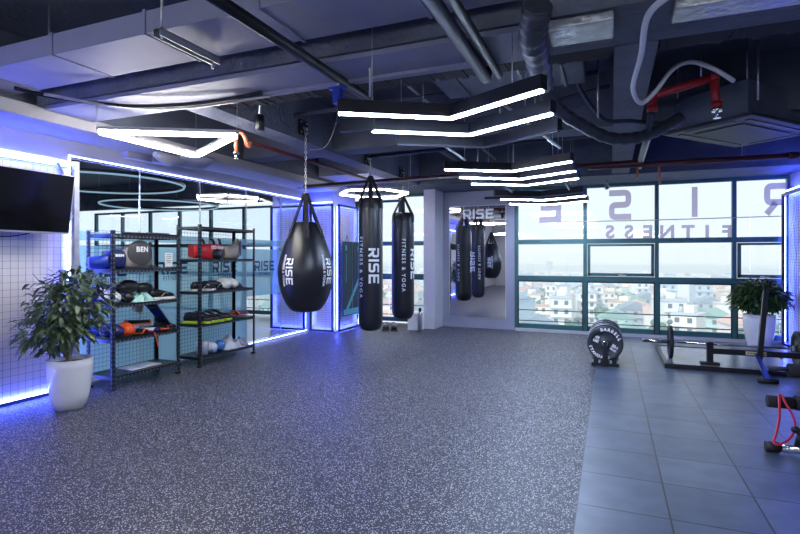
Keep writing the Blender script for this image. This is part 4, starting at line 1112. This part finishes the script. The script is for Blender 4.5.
# --- taller rack, fourth shelf (1.42): red kick shield
Z = 1.42
g = empty('kick_shield', on(5.47, Z, .24), label='red curved kick shield with black loop handles on the taller rack', cat='kick shield')
m = MB(); n = 18
secs = []
for i in range(n + 1):
    t = -1 + 2*i/n; y = t * .27; x = .07 * math.cos(t * 1.4); hw = .055; hh = .10 * (1 - .25 * abs(t) ** 3)
    secs.append([(x + hw*a, y, .102 + hh*b) for a, b in ((-1, -.8), (-.8, -1), (.8, -1), (1, -.8), (1, .8), (.8, 1), (-.8, 1), (-1, .8))])
for s_ in secs: m.v += [Vector(p) for p in s_]
for i in range(n):
    for k in range(8): m._q((i*8+k, (i+1)*8+k, (i+1)*8+(k+1)%8, i*8+(k+1)%8), True)
m._q(tuple(range(8))); m._q(tuple(n*8 + k for k in reversed(range(8))))
m.build('pad', M['red'], g)
for y in (-.17, .02, .17): MB().torus((.07, y, .200), .070, .017, axis=(1, 0, 0) if y < 0.1 else (.9, .3, 0), n=18, m=8, a0=-.2, a1=PI + .2).build('loop_handle', M['strapblack'], g)
MB().lathe([(0.001, 0), (.075, 0), (.075, .01), (.001, .012)], n=24, mtx=Matrix.Rotation(PI/2, 4, 'Y') @ Matrix.Rotation(0, 4, 'Z')).build('black_patch', M['black'], g, loc=(.118, .10, .065)).scale = (1, 1.5, .95)
place_text('lettering', font_mesh('DO-THAI', .062, .002), M['white'], lambda x, y: (.132 - abs(x + .1) * .04, .10 + x, .155 + y), g)
build_shield(on(6.04, Z, .20), PI/2 + .45, 'grey', 'darkgrey', 'grey belly pad with a dark badge on the taller rack', 1.1)
# third shelf (.99)
Z = .99
build_shoe(on(5.42, Z, .25), 1.2, 'black', 'whiteleather', 'black and white shoe at the near end of the taller rack', 1.0, trim='white')
build_shoe(on(5.55, Z, .22), 1.9, 'black', 'whiteleather', 'black shoe with white sole behind the near post of the taller rack', 1.05, trim='white')
build_shoe(on(5.67, Z, .26), 1.3, 'black', 'black', 'black shoe with white laces beside the white mitts', 1.05, trim='white')
build_glove('boxing_glove', on(5.80, Z, .26), -.3, 'whiteleather', 'black', 'round white glove in the middle of the taller rack', 1.15)
build_glove('boxing_glove', on(5.95, Z, .24), .2, 'whiteleather', 'whiteleather', 'second white glove beside the dark brown hat', 1.05)
M['brown'] = mat('dark_brown_cloth', (.04, .022, .02), rough=.8)
g = empty('felt_cap', on(6.11, Z, .22), label='dark brown cap at the far end of the taller rack', cat='cap')
MB().lathe([(.11, 0), (.10, .02), (.07, .06), (.04, .085), (.001, .095)], n=24, cap=False).build('crown', M['brown'], g)
MB().lathe([(.001, .001), (.14, .001), (.14, .008), (.10, .012)], n=24, cap=False).build('brim', M['brown'], g)
# second shelf (.56)
Z = .56
for y, rz, lab in ((5.33, .25, 'black boot with a lime sole nearest the front post'), (5.46, .1, 'black boot with a lime sole, second from the front post'), (5.60, -.1, 'black boot with a lime sole, third from the front post'), (5.73, .15, 'black boot with a lime sole beside the orange trimmed pads')):
    build_shoe(on(y, Z, .24), rz, 'black', 'lime', lab, 1.15, grp='black boots with lime soles')
build_guard('shin_guard', on(5.88, Z + .03, .26), PI/2 + .15, 'darkgrey', 'orange', 'nearer grey shin guard with orange rim on the taller rack', .24, .17)
build_guard('shin_guard', on(6.14, Z + .03, .26), PI/2 + .1, 'darkgrey', 'orange', 'farther grey shin guard with orange rim on the taller rack', .26, .17)
# bottom shelf (.13)
Z = .13
g = empty('plastic_tub', on(5.40, Z, .25), label='milky plastic tub at the near end of the bottom shelf', cat='tub')
MB().lathe([(.001, .0), (.075, .0), (.085, .14), (.08, .17), (.001, .172)], n=24).build('body', M['plasticclear'], g)
MB().torus((0, 0, .165), .082, .006, n=24).build('rim', M['whiteleather'], g)
g = empty('head_guard', on(5.56, Z, .26), label='pale blue head guard next to the sky blue ball', cat='head guard')
MB().ell((0, 0, .07), (.09, .08, .07)).build('shell', M['plasticclear'], g); MB().torus((.05, 0, .06), .05, .012, axis=(1, 0, .3)).build('face_opening', M['skyblueplastic'], g)
g = empty('exercise_ball', on(5.72, Z, .26), label='small sky blue ball on the bottom shelf of the taller rack', cat='ball')
MB().ell((0, 0, .075), (.085, .085, .075)).build('ball', M['skyblueplastic'], g); MB().ell((.07, 0, .1), (.012, .012, .012)).build('valve', M['whiteleather'], g)
cloth('plastic_bag', on(5.96, Z, .22), 'plasticclear', 'crumpled milky plastic bag heaped on the bottom shelf', .15, .20, .21, 9, 'bag')
cloth('towel', on(6.20, Z, .24), 'lavpaint', 'rolled grey lavender towel at the far end of the bottom shelf', .12, .08, .14, 12, 'towel')

# ================================================================== CORNER WINDOW THINGS
def floor_at(px, py): return at_h(px, py, 0)
p = floor_at(386, 329.5); p.z = .003
build_shoe(p, -1.3, 'black', 'darkgrey', 'left one of the pair of black shoes under the corner window', 1.1, grp='pair of black shoes on the floor')
build_shoe(p + Vector((.16, .02, 0)), -1.1, 'black', 'darkgrey', 'right one of the pair of black shoes under the corner window', 1.1, grp='pair of black shoes on the floor')
p = floor_at(413.5, 330.5)
g = empty('white_bin', (p.x, p.y + .14, .002), YAW * .3, 'small white box bin standing beside the pale pillar', 'bin')
MB().box((-.14, -.13, 0), (.14, .13, .30)).build('body', M['paper'], g, bevel=.01); MB().box((-.145, -.135, .30), (.145, .135, .33)).build('lid', M['white'], g, bevel=.006)
p = floor_at(420, 331)
g = empty('steel_flask', (p.x, p.y, .002), 0, 'slim dark steel flask standing beside the white bin', 'flask')
MB().lathe([(.001, 0), (.04, 0), (.04, .34), (.03, .37), (.02, .38), (.001, .38)], n=20).build('body', M['tvbezel'], g); MB().lathe([(.001, .38), (.028, .38), (.028, .45), (.001, .455)], n=16).build('cap', M['blackmetal'], g)
# hanging mat on the column
g = empty('exercise_mat', (-4.765, 8.70, 0), PI/2, 'dark teal exercise mat with pale blue stripes hanging on the column', 'exercise mat')
z0, z1 = .30, 1.75
MB().box((0, -.012, z0), (.40, .0, z1)).build('mat_sheet', M['teal'], g, bevel=.003)
MB().box((.43, -.012, z0), (.74, .0, z1)).build('mat_sheet', M['teal'], g, bevel=.003)
m = MB(); m.prism([(.02, -.0135, z0 + .02), (.72, -.0135, z0 + .02), (.72, -.0135, z0 + .13), (.02, -.0135, z0 + .13)], (0, -.001, 0))
m.prism([(.12, -.0135, z0 + .13), (.22, -.0135, z0 + .13), (.72, -.0135, z0 + .68), (.72, -.0135, z0 + .82)], (0, -.001, 0))
m.build('stripe_print', M['cyan'], g)
m = MB()
for cx in (.10, .62):
    m.prism([(cx, -.0135, z1 - .07), (cx + .05, -.0135, z1 - .07), (cx + .05, -.0135, z1 - .16), (cx, -.0135, z1 - .19)], (0, -.001, 0))
    for k in range(14): m.box((cx + .012, -.0145, z1 - .26 - k*.04), (cx + .04, -.0135, z1 - .235 - k*.04))
m.build('small_print', M['cyan'], g)
MB().tube(smooth_path([(.12, -.006, z1), (.17, -.006, z1 + .13), (.22, -.006, z1)], 5), .005, 6).tube(smooth_path([(.53, -.006, z1), (.58, -.006, z1 + .1), (.63, -.006, z1)], 5), .005, 6).build('hanging_loop', M['strapblack'], g)

# ================================================================== PLATES ON A STAND
g = empty('plate_rack', (-.06, 7.30, .002), 0, 'small black steel stand holding the upright weight plates', 'plate stand')
MB().box((-.17, 0, 0), (.17, 1.0, .07)).build('base', M['blackmetal'], g, bevel=.006)
for x in (-.155, -.07, .07, .155):
    MB().box((x - .012, -.012, .045), (x + .012, .0, .085)).build('front_lug', M['tvbezel'], g)
MB().prism([(-.045, -.03, .0), (.045, -.03, .0), (.018, -.03, .30), (-.018, -.03, .30)], (0, .02, 0)).build('front_upright', M['blackmetal'], g)
def arc_text(text, rad, a_mid, size, flip=False):
    vs_all = []; fs_all = []; n = len(text); adv = size * .82 / rad
    for i, ch in enumerate(text):
        if ch == ' ': continue
        v, f = font_mesh(ch, size, .003)
        k = (i - (n - 1) / 2)
        a = a_mid - k * adv if not flip else a_mid + k * adv
        rot = a - PI/2 if not flip else a + PI/2
        b = len(vs_all)
        for q in v:
            x = q.x * math.cos(rot) - q.y * math.sin(rot); z = q.x * math.sin(rot) + q.y * math.cos(rot)
            vs_all.append(Vector((x + rad * math.cos(a), z + rad * math.sin(a), 0)))
        fs_all += [tuple(b + j for j in q) for q in f]
    return vs_all, fs_all
def plate(parent_loc, axis, label, m_='plategrey', rim=None, text=True, grp='weight plates on the stand', Rr=.225, T_=.05):
    g = empty('weight_plate', parent_loc, label=label, cat='weight plate', group=grp, rot=axis)
    h = T_ / 2
    prof = [(.026, -h*.8), (.05, -h*.8), (.055, -h*.45), (.155, -h*.35), (.165, -h*.9), (Rr - .008, -h), (Rr, -h*.75), (Rr, h*.75), (Rr - .008, h), (.165, h*.9), (.155, h*.35), (.055, h*.45), (.05, h*.8), (.026, h*.8), (.026, -h*.8)]
    mt = Matrix.Rotation(-PI/2, 4, 'X')      # lathe axis z -> world y
    dk = MB().lathe(prof, n=56, mtx=mt, cap=False).build('disc', M[m_], g)
    if rim: MB().torus((0, 0, 0), Rr - .001, .006, axis=(0, 1, 0), n=56, m=6).build('rim_band', M[rim], g)
    if text:
        for k in range(6):
            a = k * PI / 3 + PI/6
            MB().bar((.05*math.cos(a), -h*.5, .05*math.sin(a)), (.16*math.cos(a), -h*.5, .16*math.sin(a)), .012, .014, up=(0, 1, 0)).build('rib', M[m_], g)
        fn = lambda x, y: (x, -h - .002, y)
        place_text('lettering', arc_text('BARBELL', .186, R(62), .055), M['white'], fn, dk, 'white raised lettering')
        place_text('lettering', arc_text('STANDARD', .186, R(238), .05, True), M['white'], fn, dk, 'white raised lettering')
        fl = lambda dx, dy, rt: (lambda x, y: (dx + x*math.cos(rt) - y*math.sin(rt), -h*.62 - .004, dy + x*math.sin(rt) + y*math.cos(rt)))
        place_text('lettering', merge_tv((font_mesh('45', .055, .003), 0, .022), (font_mesh('LBS', .045, .003), 0, -.024)), M['white'], fl(-.105, .055, R(-25)), dk)
        place_text('lettering', merge_tv((font_mesh('20.4', .05, .003), 0, .022), (font_mesh('KGS', .045, .003), 0, -.024)), M['white'], fl(.11, -.055, R(-30)), dk)
    MB().lathe([(.026, -h*.95), (.036, -h*.95), (.036, -h*.7), (.026, -h*.7)], n=24, mtx=mt, cap=False).build('hub_ring', M['chrome'], g)
    return g
plate((-.06, 7.34, .300), (0, 0, 0), 'front grey barbell plate with white raised lettering on the stand')
plate((-.06, 7.56, .300), (0, 0, 0), 'black plate with a silver rim right behind the lettered plate', 'rubberblack', 'tvbezel', False)
plate((-.06, 7.72, .300), (0, 0, 0), 'third plate with a silver rim on the stand', 'rubberblack', 'tvbezel', False)
plate((-.06, 7.96, .300), (0, 0, 0), 'fourth plate with a silver rim on the stand', 'rubberblack', 'tvbezel', False)
plate((-.06, 8.18, .300), (0, 0, 0), 'rearmost bluish black plate on the stand', 'navy', None, False)

# ================================================================== LIFTING PLATFORM AND BARBELL
g = empty('lifting_platform', (.66, 7.49, .002), label='low lifting platform with a black steel edge under the barbell', cat='lifting platform')
PX, PY = 2.02, 1.58
M['platrubber'] = mat('platform_rubber', (.16, .20, .28), rough=.25, noise=.2)
MB().box((.05, .05, 0), (PX - .05, PY - .05, .05)).build('deck', M['platrubber'], g)
for a, b in (((0, 0), (PX, .05)), ((0, PY - .05), (PX, PY)), ((0, .05), (.05, PY - .05)), ((PX - .05, .05), (PX, PY - .05))):
    MB().box((a[0], a[1], 0), (b[0], b[1], .06)).build('edge_bar', M['blackmetal'], g, bevel=.004)
ZB = .052 + .225
g = empty('barbell', (0, 7.97, ZB), label='chrome barbell lying across the lifting platform', cat='barbell')
MB().tube([(.84, 0, 0), (2.16, 0, 0)], .014, 12).build('bar', M['chrome'], g)
for a, b in ((.42, .80), (2.19, 2.60)): MB().tube([(a, 0, 0), (b, 0, 0)], .025, 16).build('sleeve', M['chrome'], g)
for a in (.80, 2.165): MB().tube([(a, 0, 0), (a + .03, 0, 0)], .036, 16).build('collar', M['chrome'], g)
for x, lab in ((.772, 'black weight plate on the window end sleeve of the barbell'), (2.218, 'black weight plate on the barbell end beside the right wall')):
    plate((x, 7.97, ZB), (0, 0, PI/2), lab, 'rubberblack', None, False, 'weight plates on the barbell', T_=.045)
# black frame bench with upright pole
g = empty('pull_sled', (0, 0, 0), label='black steel frame with a long low beam and one tall upright pole', cat='exercise frame')
YS = 7.62; ZD = .062
MB().bar((1.22, YS, .245), (2.60, YS, .245), .06, .07).build('beam', M['blackmetal'], g)
MB().box((1.155, YS - .035, ZD), (1.225, YS + .035, .36)).build('post', M['blackmetal'], g)
MB().box((1.08, YS - .05, ZD - .001), (1.30, YS + .05, ZD + .035)).build('foot', M['rubberblack'], g, bevel=.006)
c1, c2 = at_y(745, 354, YS), at_y(766, 357, YS)
MB().box((c1.x, YS - .032, .222), (c2.x, YS - .0305, .268)).build('sticker', M['cream'], g)
m = MB()
for k in range(9): m.box((c1.x + .02 + k * .028, YS - .0325, .238), (c1.x + .036 + k * .028, YS - .032, .252))
m.build('print', M['darkgrey'], g)
ft = floor_at(768, 383.5); j = at_y(756, 360, YS)
MB().bar((j.x, YS - .03, .22), (ft.x, ft.y, .035), .05, .05).build('leg', M['bluepad'], g)
MB().tube([(ft.x - .10, ft.y, .03), (ft.x + .10, ft.y, .03)], .028, 12).build('foot', M['rubberblack'], g)
pt, pb = at_y(766, 290, YS - .02), at_y(759, 364, YS - .07)
MB().bar(pb, pt, .055, .05, up=(0, 1, 0)).build('pole', M['blackmetal'], g)
MB().tube([(j.x, YS - .07, .2), (j.x, YS + .05, .2)], .018, 10).tube([(1.95, YS - .05, .2), (1.95, YS + .05, .2)], .012, 8).build('bolt', M['chrome'], g)
MB().bar((2.5, YS, .0), (2.5, YS, .245), .06, .06).build('post', M['blackmetal'], g)
# foam roller machine arm (upper right edge)
p = at_y(768, 368, 6.9); q_ = at_y(788, 368.5, 6.9)
g = empty('roller_machine', (0, 0, 0), label='machine with a thick black foam roller on a steel tube at floor level', cat='exercise machine')
zz = p.z
MB().tube([(p.x, 6.9, zz), (q_.x + .1, 6.9, zz)], .026, 12).build('tube', M['bluepipe'], g)
MB().tube([(q_.x, 6.9, zz - .01), (q_.x + .42, 6.9, zz - .01)], .075, 20).build('foam_roller', M['foam'], g)
MB().bar((q_.x + .42, 6.9, zz - .01), (q_.x + .5, 6.9, zz - .01), .05, .05).bar((q_.x + .5, 6.9, 0.003), (q_.x + .5, 6.9, zz + .1), .06, .06).build('upright', M['blackmetal'], g)
# abdominal bench, cut by the right edge
YA = 4.55
g = empty('sit_up_bench', (0, 0, 0), label='exercise bench with black foam rollers and a chrome foot tube', cat='exercise bench')
f0 = at_y(766, 446, YA); zt2 = .045
MB().tube([(f0.x + .04, YA, zt2), (f0.x + .62, YA, zt2)], .030, 16).build('foot_tube', M['chrome'], g)
for x in (f0.x - .005, f0.x + .56): MB().tube([(x, YA, zt2), (x + .085, YA, zt2)], .040, 16).build('end_cap', M['rubberblack'], g)
q1 = at_y(767, 401, YA + .25)
MB().tube([(q1.x, YA + .25, q1.z), (q1.x + .17, YA + .25, q1.z)], .046, 20).build('foam_roller', M['foam'], g)
MB().tube([(q1.x + .18, YA + .25, q1.z + .005), (q1.x + .50, YA + .25, q1.z + .005)], .056, 20).build('foam_roller', M['foam'], g)
MB().tube([(q1.x + .02, YA + .25, q1.z), (q1.x + .55, YA + .25, q1.z)], .014, 10).build('axle', M['chrome'], g)
cx = f0.x + .33
MB().bar((cx, YA, .06), (cx, YA + .25, q1.z), .06, .06, up=(1, 0, 0)).build('upright', M['tvbezel'], g)
MB().bar((cx + .3, YA, .07), (cx + .35, YA + 1.0, .12), .06, .06).build('rail', M['blackmetal'], g)
MB().box((cx + .25, YA + .4, q1.z - .06), (cx + .5, YA + 1.3, q1.z)).build('seat_pad', M['black'], g, bevel=.02)
MB().bar((cx + .35, YA + .9, .1), (cx + .35, YA + .9, q1.z - .05), .06, .06, up=(1, 0, 0)).build('upright', M['blackmetal'], g)
MB().box((cx + .2, YA + .85, .003), (cx + .55, YA + .95, .07)).build('rear_foot', M['rubberblack'], g)
kx = f0.x + .20
MB().tube([(kx - .01, YA, .07), (kx + .01, YA - .0, .17)], [.022, .018], 10).ell((kx - .02, YA, .19), (.03, .03, .026)).build('adjusting_knob', M['blackmetal'], g)
g = MB()
pth = [at_y(779, 395, YA+.25) , at_y(779.5, 405, YA+.17), at_y(779, 420, YA+.1), at_y(776, 434, YA+.02), at_y(774, 443, YA-.045), at_y(781, 444, YA-.045), at_y(791, 437, YA), at_y(795, 426, YA+.08), at_y(792, 414, YA+.14), at_y(786, 404, YA+.18), at_y(782, 396, YA+.25), at_y(779, 395, YA+.25)]
tag(g.tube(smooth_path(pth, 6), .009, 8).build('resistance_band', M['redband']), 'thin red resistance tube looped over the foam roller of the bench', 'resistance band')
M['label_blue'] = mat('pale_blue_plastic', (.2, .5, .65), rough=.4)

# treadmills seen in the mirror
def treadmill(x, y, rz, label):
    g = empty('treadmill', (x, y, .003), rz, label, 'treadmill', 'treadmills reflected in the mirror')
    MB().box((-.4, -.9, .05), (.4, .9, .18)).build('deck', M['darkgrey'], g, bevel=.02)
    MB().box((-.27, -.85, .18), (.27, .6, .19)).build('belt', M['rubberblack'], g)
    for s in (-1, 1):
        MB().bar((s*.38, .65, .1), (s*.38, .85, 1.35), .07, .07).build('upright', M['bluepipe'], g)
        MB().bar((s*.38, .8, 1.05), (s*.38, .25, 1.0), .05, .05).build('handrail', M['blackmetal'], g)
    MB().box((-.42, .78, 1.25), (.42, .88, 1.6)).build('console', M['blackmetal'], g, bevel=.02)
    return g
treadmill(-2.3, -1.2, .3, 'treadmill standing behind the viewer, first in the mirror')
treadmill(-1.1, -1.9, .2, 'treadmill standing behind the viewer, second in the mirror')
treadmill(-3.4, -2.2, .2, 'treadmill standing behind the viewer, third in the mirror')
# ================================================================== THE CITY OUTSIDE
GZ = -26.0
M['ground'] = mat('city_ground', (.36, .42, .44), rough=.9, noise=.3, nscale=.02)
struct(MB().box((-2500, 25, GZ - 1), (2800, 6000, GZ)).build('ground_city', M['ground']))
WALLS = {n: mat('facade_' + n, c, rough=.8, noise=.06, nscale=.5) for n, c in {
    'white': (.80, .83, .86), 'cream': (.84, .83, .79), 'mint': (.48, .66, .64), 'pale blue': (.46, .60, .72), 'pink': (.84, .76, .76), 'grey': (.42, .47, .54), 'yellow': (.86, .84, .74)}.items()}
ROOFS = {n: mat('roof_' + n.replace(' ', '_'), c, rough=.7, noise=.12, nscale=.6) for n, c in {
    'rust red': (.52, .30, .28), 'green': (.22, .40, .38), 'slate': (.22, .30, .40), 'terracotta': (.58, .42, .38), 'pale metal': (.50, .57, .63)}.items()}
M['hwin'] = mat('house_window_glass', (.08, .12, .18), rough=.2)
M['crown'] = mat('tree_crown', (.07, .16, .12), rough=.8, noise=.4, nscale=.8)
M['hill'] = mat('far_woodland', (.06, .14, .14), rough=.9, noise=.3, nscale=.01)
def house_proto(wall, roof, st, W, D, gable):
    g = empty('house'); h = st * 3.2
    MB().box((-W/2, -D/2, 0), (W/2, D/2, h)).build('walls', WALLS[wall], g)
    if gable:
        pts = [(-W/2 - .5, -D/2 - .5, h), (W/2 + .5, -D/2 - .5, h), (0, -D/2 - .5, h + W * .26)]
        MB().prism(pts, (0, D + 1, 0)).build('roof', ROOFS[roof], g)
    else:
        m = MB().box((-W/2 - .3, -D/2 - .3, h), (W/2 + .3, D/2 + .3, h + .35)); m.box((-W/2, -D/2, h), (W/2, -D/2 + .25, h + 1.0)); m.build('roof', ROOFS[roof], g)
        MB().box((-W*.15, -D*.1, h + .3), (W*.25, D*.3, h + 2.6)).build('stair_house', WALLS[wall], g)
        MB().lathe([(.8, 0), (.8, 1.6), (.2, 1.9)], c=(-W*.3, 0, h + .35), n=12).build('water_tank', ROOFS['pale metal'], g)
    for s in range(st):
        n = max(2, int(W / 3.2))
        for k in range(n):
            x = -W/2 + (k + .5) * W / n
            MB().box((x - .65, -D/2 - .08, s*3.2 + 1.0), (x + .65, -D/2, s*3.2 + 2.5)).build('window', M['hwin'], g)
        if s: MB().box((-W/2 - .1, -D/2 - 1.0, s*3.2 - .1), (W/2 + .1, -D/2, s*3.2 + .12)).build('balcony', WALLS[wall], g)
    return g
kinds = [('white', 'rust red', 2, 9, 11, True), ('cream', 'pale metal', 3, 7, 12, False), ('mint', 'green', 2, 11, 9, True), ('pale blue', 'slate', 4, 8, 10, False), ('pink', 'terracotta', 3, 9, 10, True),
         ('grey', 'slate', 2, 12, 9, True), ('yellow', 'terracotta', 2, 10, 10, False), ('white', 'pale metal', 4, 7, 11, False), ('white', 'green', 1, 14, 9, True), ('cream', 'terracotta', 2, 10, 12, True)]
protos = [house_proto(*k) for k in kinds]; used = [False] * len(protos)
def visible(x, y):
    a = math.atan2(x, y) + YAW; u = math.tan(a) * F + 400
    return u
r2 = random.Random(21)
spots = []
panes = [(-300, 250, 'through the studio glass'), (355, 425, 'through the corner window'), (520, 586, 'through the pane beside the mirror wall'), (586, 657, 'through the pane behind the plate stand'),
         (657, 735, 'through the pane behind the barbell'), (735, 790, 'through the pane behind the shrub')]
y = 165.0
while y < 760:
    x = -1.35 * y
    row_step = 13 + y * .014
    while x < 0.42 * y:
        px = visible(x, y)
        w = 12.5 + r2.uniform(0, 5) + y * .008
        keep = (515 < px < 795) or (350 < px < 430) or (95 < px < 300 and r2.random() < .5)
        if keep and r2.random() < .86:
            spots.append((x + r2.uniform(-1, 1), y + r2.uniform(-2.5, 2.5), px))
        x += w
    y += row_step
ords = ['nearest', 'second nearest', 'third nearest', 'fourth nearest', 'fifth nearest', 'sixth nearest', 'seventh nearest', 'eighth nearest', 'ninth nearest', 'tenth nearest', 'eleventh nearest', 'twelfth nearest', 'thirteenth nearest', 'fourteenth nearest', 'fifteenth nearest', 'sixteenth nearest']
cnt = {}
spots.sort(key=lambda s: s[1])
nh = 0
for (x, y, px) in spots:
    if r2.random() < .17: kind = None
    else: kind = r2.randrange(len(kinds))
    where = next((t for a, b, t in panes if a <= px < b), 'beyond the glass')
    if kind is None:
        t = empty('tree', (x, y, GZ), r2.uniform(0, 6))
        s = r2.uniform(.8, 1.3); m = MB()
        for k in range(26): m.ell((r2.gauss(0, 1.6)*s, r2.gauss(0, 1.6)*s, (4.4 + r2.gauss(0, .9))*s), (r2.uniform(.6, 1.3)*s,) * 2 + (r2.uniform(.5, 1.0)*s,), 7, 5)
        m.build('crown', M['crown'], t); MB().tube([(0, 0, 0), (0, 0, 4*s)], .3, 6).build('trunk', M['bark'], t)
        key = ('tree', where); cnt[key] = cnt.get(key, 0) + 1
        tag(t, 'round green city tree, %s such %s' % (ords[min(15, cnt[key] - 1)], where), 'tree', 'city trees')
        continue
    if nh >= 260: continue
    nh += 1
    pr_ = protos[kind]
    if used[kind] and y > 330:
        g = pr_.copy(); COL.objects.link(g)
        for ch in pr_.children:
            if ch.name.split('.')[0] not in ('window', 'balcony', 'water_tank'): c3 = ch.copy(); COL.objects.link(c3); c3.parent = g
    elif used[kind]: g = copy_tree(pr_)
    else: g = pr_; used[kind] = True
    g.location = (x, y, GZ); g.rotation_euler = (0, 0, r2.choice((0, 0, .3, -.35, .15, -.6, PI/2)))
    w_, rf, st, W, D, gb = kinds[kind]
    key = (kind, where); cnt[key] = cnt.get(key, 0) + 1
    num = {1: 'one', 2: 'two', 3: 'three', 4: 'four'}[st]
    tag(g, '%s house with %s roof, %s such %s' % (w_, rf, ords[min(15, cnt[key] - 1)], where), 'house', 'houses of the city')
# telecommunication tower and far woodland
m = MB()
for (cx, cy, rx, ry, rz) in [(r2.uniform(-1500, 1300), r2.uniform(700, 2400), r2.uniform(60, 220), r2.uniform(30, 60), r2.uniform(5, 13)) for _ in range(150)]:
    m.ell((cx, cy, GZ), (rx, ry, rz), 14, 8)
t = m.build('woodland', M['hill']); t['kind'] = 'stuff'
t['label'] = 'hazy green woodland along the horizon'; t['category'] = 'woodland'
g = empty('radio_mast', (at_y(549, 262, 420).x, 420, GZ), label='pale radio mast standing above the far roofs', cat='mast')
MB().bar((0, 0, 0), (0, 0, 24), 1.0, 1.0, up=(1, 0, 0)).build('mast_pole', WALLS['grey'], g)
MB().box((-2.5, -1, 18), (2.5, 1, 24)).build('antenna_cluster', WALLS['grey'], g)
for k, (px, hgt, wd) in enumerate(((706, 58, 22), (722, 64, 18), (760, 70, 20), (560, 50, 24), (596, 54, 20), (628, 46, 26))):
    c = at_y(px, 257, 2100)
    g = empty('tower_block', (c.x, 2100, GZ), label='faint distant tower block on the horizon, number %s from the mirror wall' % ('five', 'six', 'seven', 'one', 'two', 'three')[k] if False else
              'faint distant tower block on the horizon ' + ('left of the upper F mullion', 'right of the pane division by the barbell', 'above the potted shrub', 'beside the hanging chevron lamps', 'above the plate stand', 'between the plate stand and the barbell end')[k], cat='tower block', group='distant tower blocks')
    MB().box((-wd/2, -9, 0), (wd/2, 9, hgt)).build('walls', WALLS['grey'], g); MB().box((-wd/2 + 2, -7, hgt), (wd/2 - 2, 7, hgt + 3)).build('roof', WALLS['grey'], g)
# haze over the city
hz = bpy.data.materials.new('city_haze'); hz.use_nodes = True
nt = hz.node_tree; nt.nodes.clear()
vs_ = nt.nodes.new('ShaderNodeVolumeScatter'); vs_.inputs['Color'].default_value = (.93, .97, 1, 1); vs_.inputs['Density'].default_value = HAZE
ou = nt.nodes.new('ShaderNodeOutputMaterial'); nt.links.new(vs_.outputs[0], ou.inputs['Volume'])
o = MB().box((-2600, 40, GZ + .05), (2900, 3500, GZ + 50)).build('haze', hz); o['kind'] = 'stuff'; o['label'] = 'thin pale haze lying over the city'; o['category'] = 'haze'

# ================================================================== SKY, SUN, CAMERA
w = bpy.data.worlds.new('sky'); scene.world = w; w.use_nodes = True
nt = w.node_tree; nt.nodes.clear()
tc = nt.nodes.new('ShaderNodeTexCoord'); sx = nt.nodes.new('ShaderNodeSeparateXYZ'); nt.links.new(tc.outputs['Generated'], sx.inputs[0])
mr = nt.nodes.new('ShaderNodeMapRange'); mr.inputs[1].default_value = 0.0; mr.inputs[2].default_value = .5; nt.links.new(sx.outputs['Z'], mr.inputs[0])
mx = nt.nodes.new('ShaderNodeMix'); mx.data_type = 'RGBA'; mx.inputs[6].default_value = (.80, .90, 1, 1); mx.inputs[7].default_value = (.86, .93, 1, 1)
nt.links.new(mr.outputs[0], mx.inputs[0])
bg = nt.nodes.new('ShaderNodeBackground'); bg.inputs['Strength'].default_value = SKY
nt.links.new(mx.outputs[2], bg.inputs[0]); o_ = nt.nodes.new('ShaderNodeOutputWorld'); nt.links.new(bg.outputs[0], o_.inputs[0])
su = bpy.data.lights.new('sun', 'SUN'); su.energy = 3.0; su.angle = .05; su.color = (1, .97, .9)
so = bpy.data.objects.new('sun', su); COL.objects.link(so); so.rotation_euler = (R(50), 0, R(-25))
for i, (cx, cy, sx_, sz) in enumerate(((.5, YF + .12, 4.4, 2.7), (-3.8, YF + .12, .8, 2.7), (-9.5, YF + .12, 9, 2.6))):
    l = bpy.data.lights.new('window_portal', 'AREA'); l.shape = 'RECTANGLE'; l.size = sx_; l.size_y = sz; l.cycles.is_portal = True
    lo = bpy.data.objects.new('window_portal', l); COL.objects.link(lo); lo.location = (cx, cy, 1.4); lo.rotation_euler = (-PI/2, 0, 0)
cam = bpy.data.cameras.new('camera'); cam.lens = F / 800 * 36; cam.sensor_width = 36; cam.clip_start = .05; cam.clip_end = 9000
cam.shift_y = -10 / 800
co = bpy.data.objects.new('camera', cam); COL.objects.link(co); co.location = (0, 0, H); co.rotation_euler = (PI/2, 0, YAW)
scene.camera = co
vsx = scene.view_settings
scene.view_settings.view_transform = 'Standard'; vsx.look = 'None'; vsx.gamma = 1; vsx.use_curve_mapping = False; vsx.exposure = EXPO
c_ = scene.cycles
c_.use_denoising = True
try: c_.denoiser = 'OPENIMAGEDENOISE'
except Exception: pass
c_.max_bounces = 8; c_.diffuse_bounces = 4; c_.glossy_bounces = 4; c_.transparent_max_bounces = 24; c_.volume_bounces = 1
c_.sample_clamp_indirect = 8; c_.caustics_reflective = False; c_.caustics_refractive = False
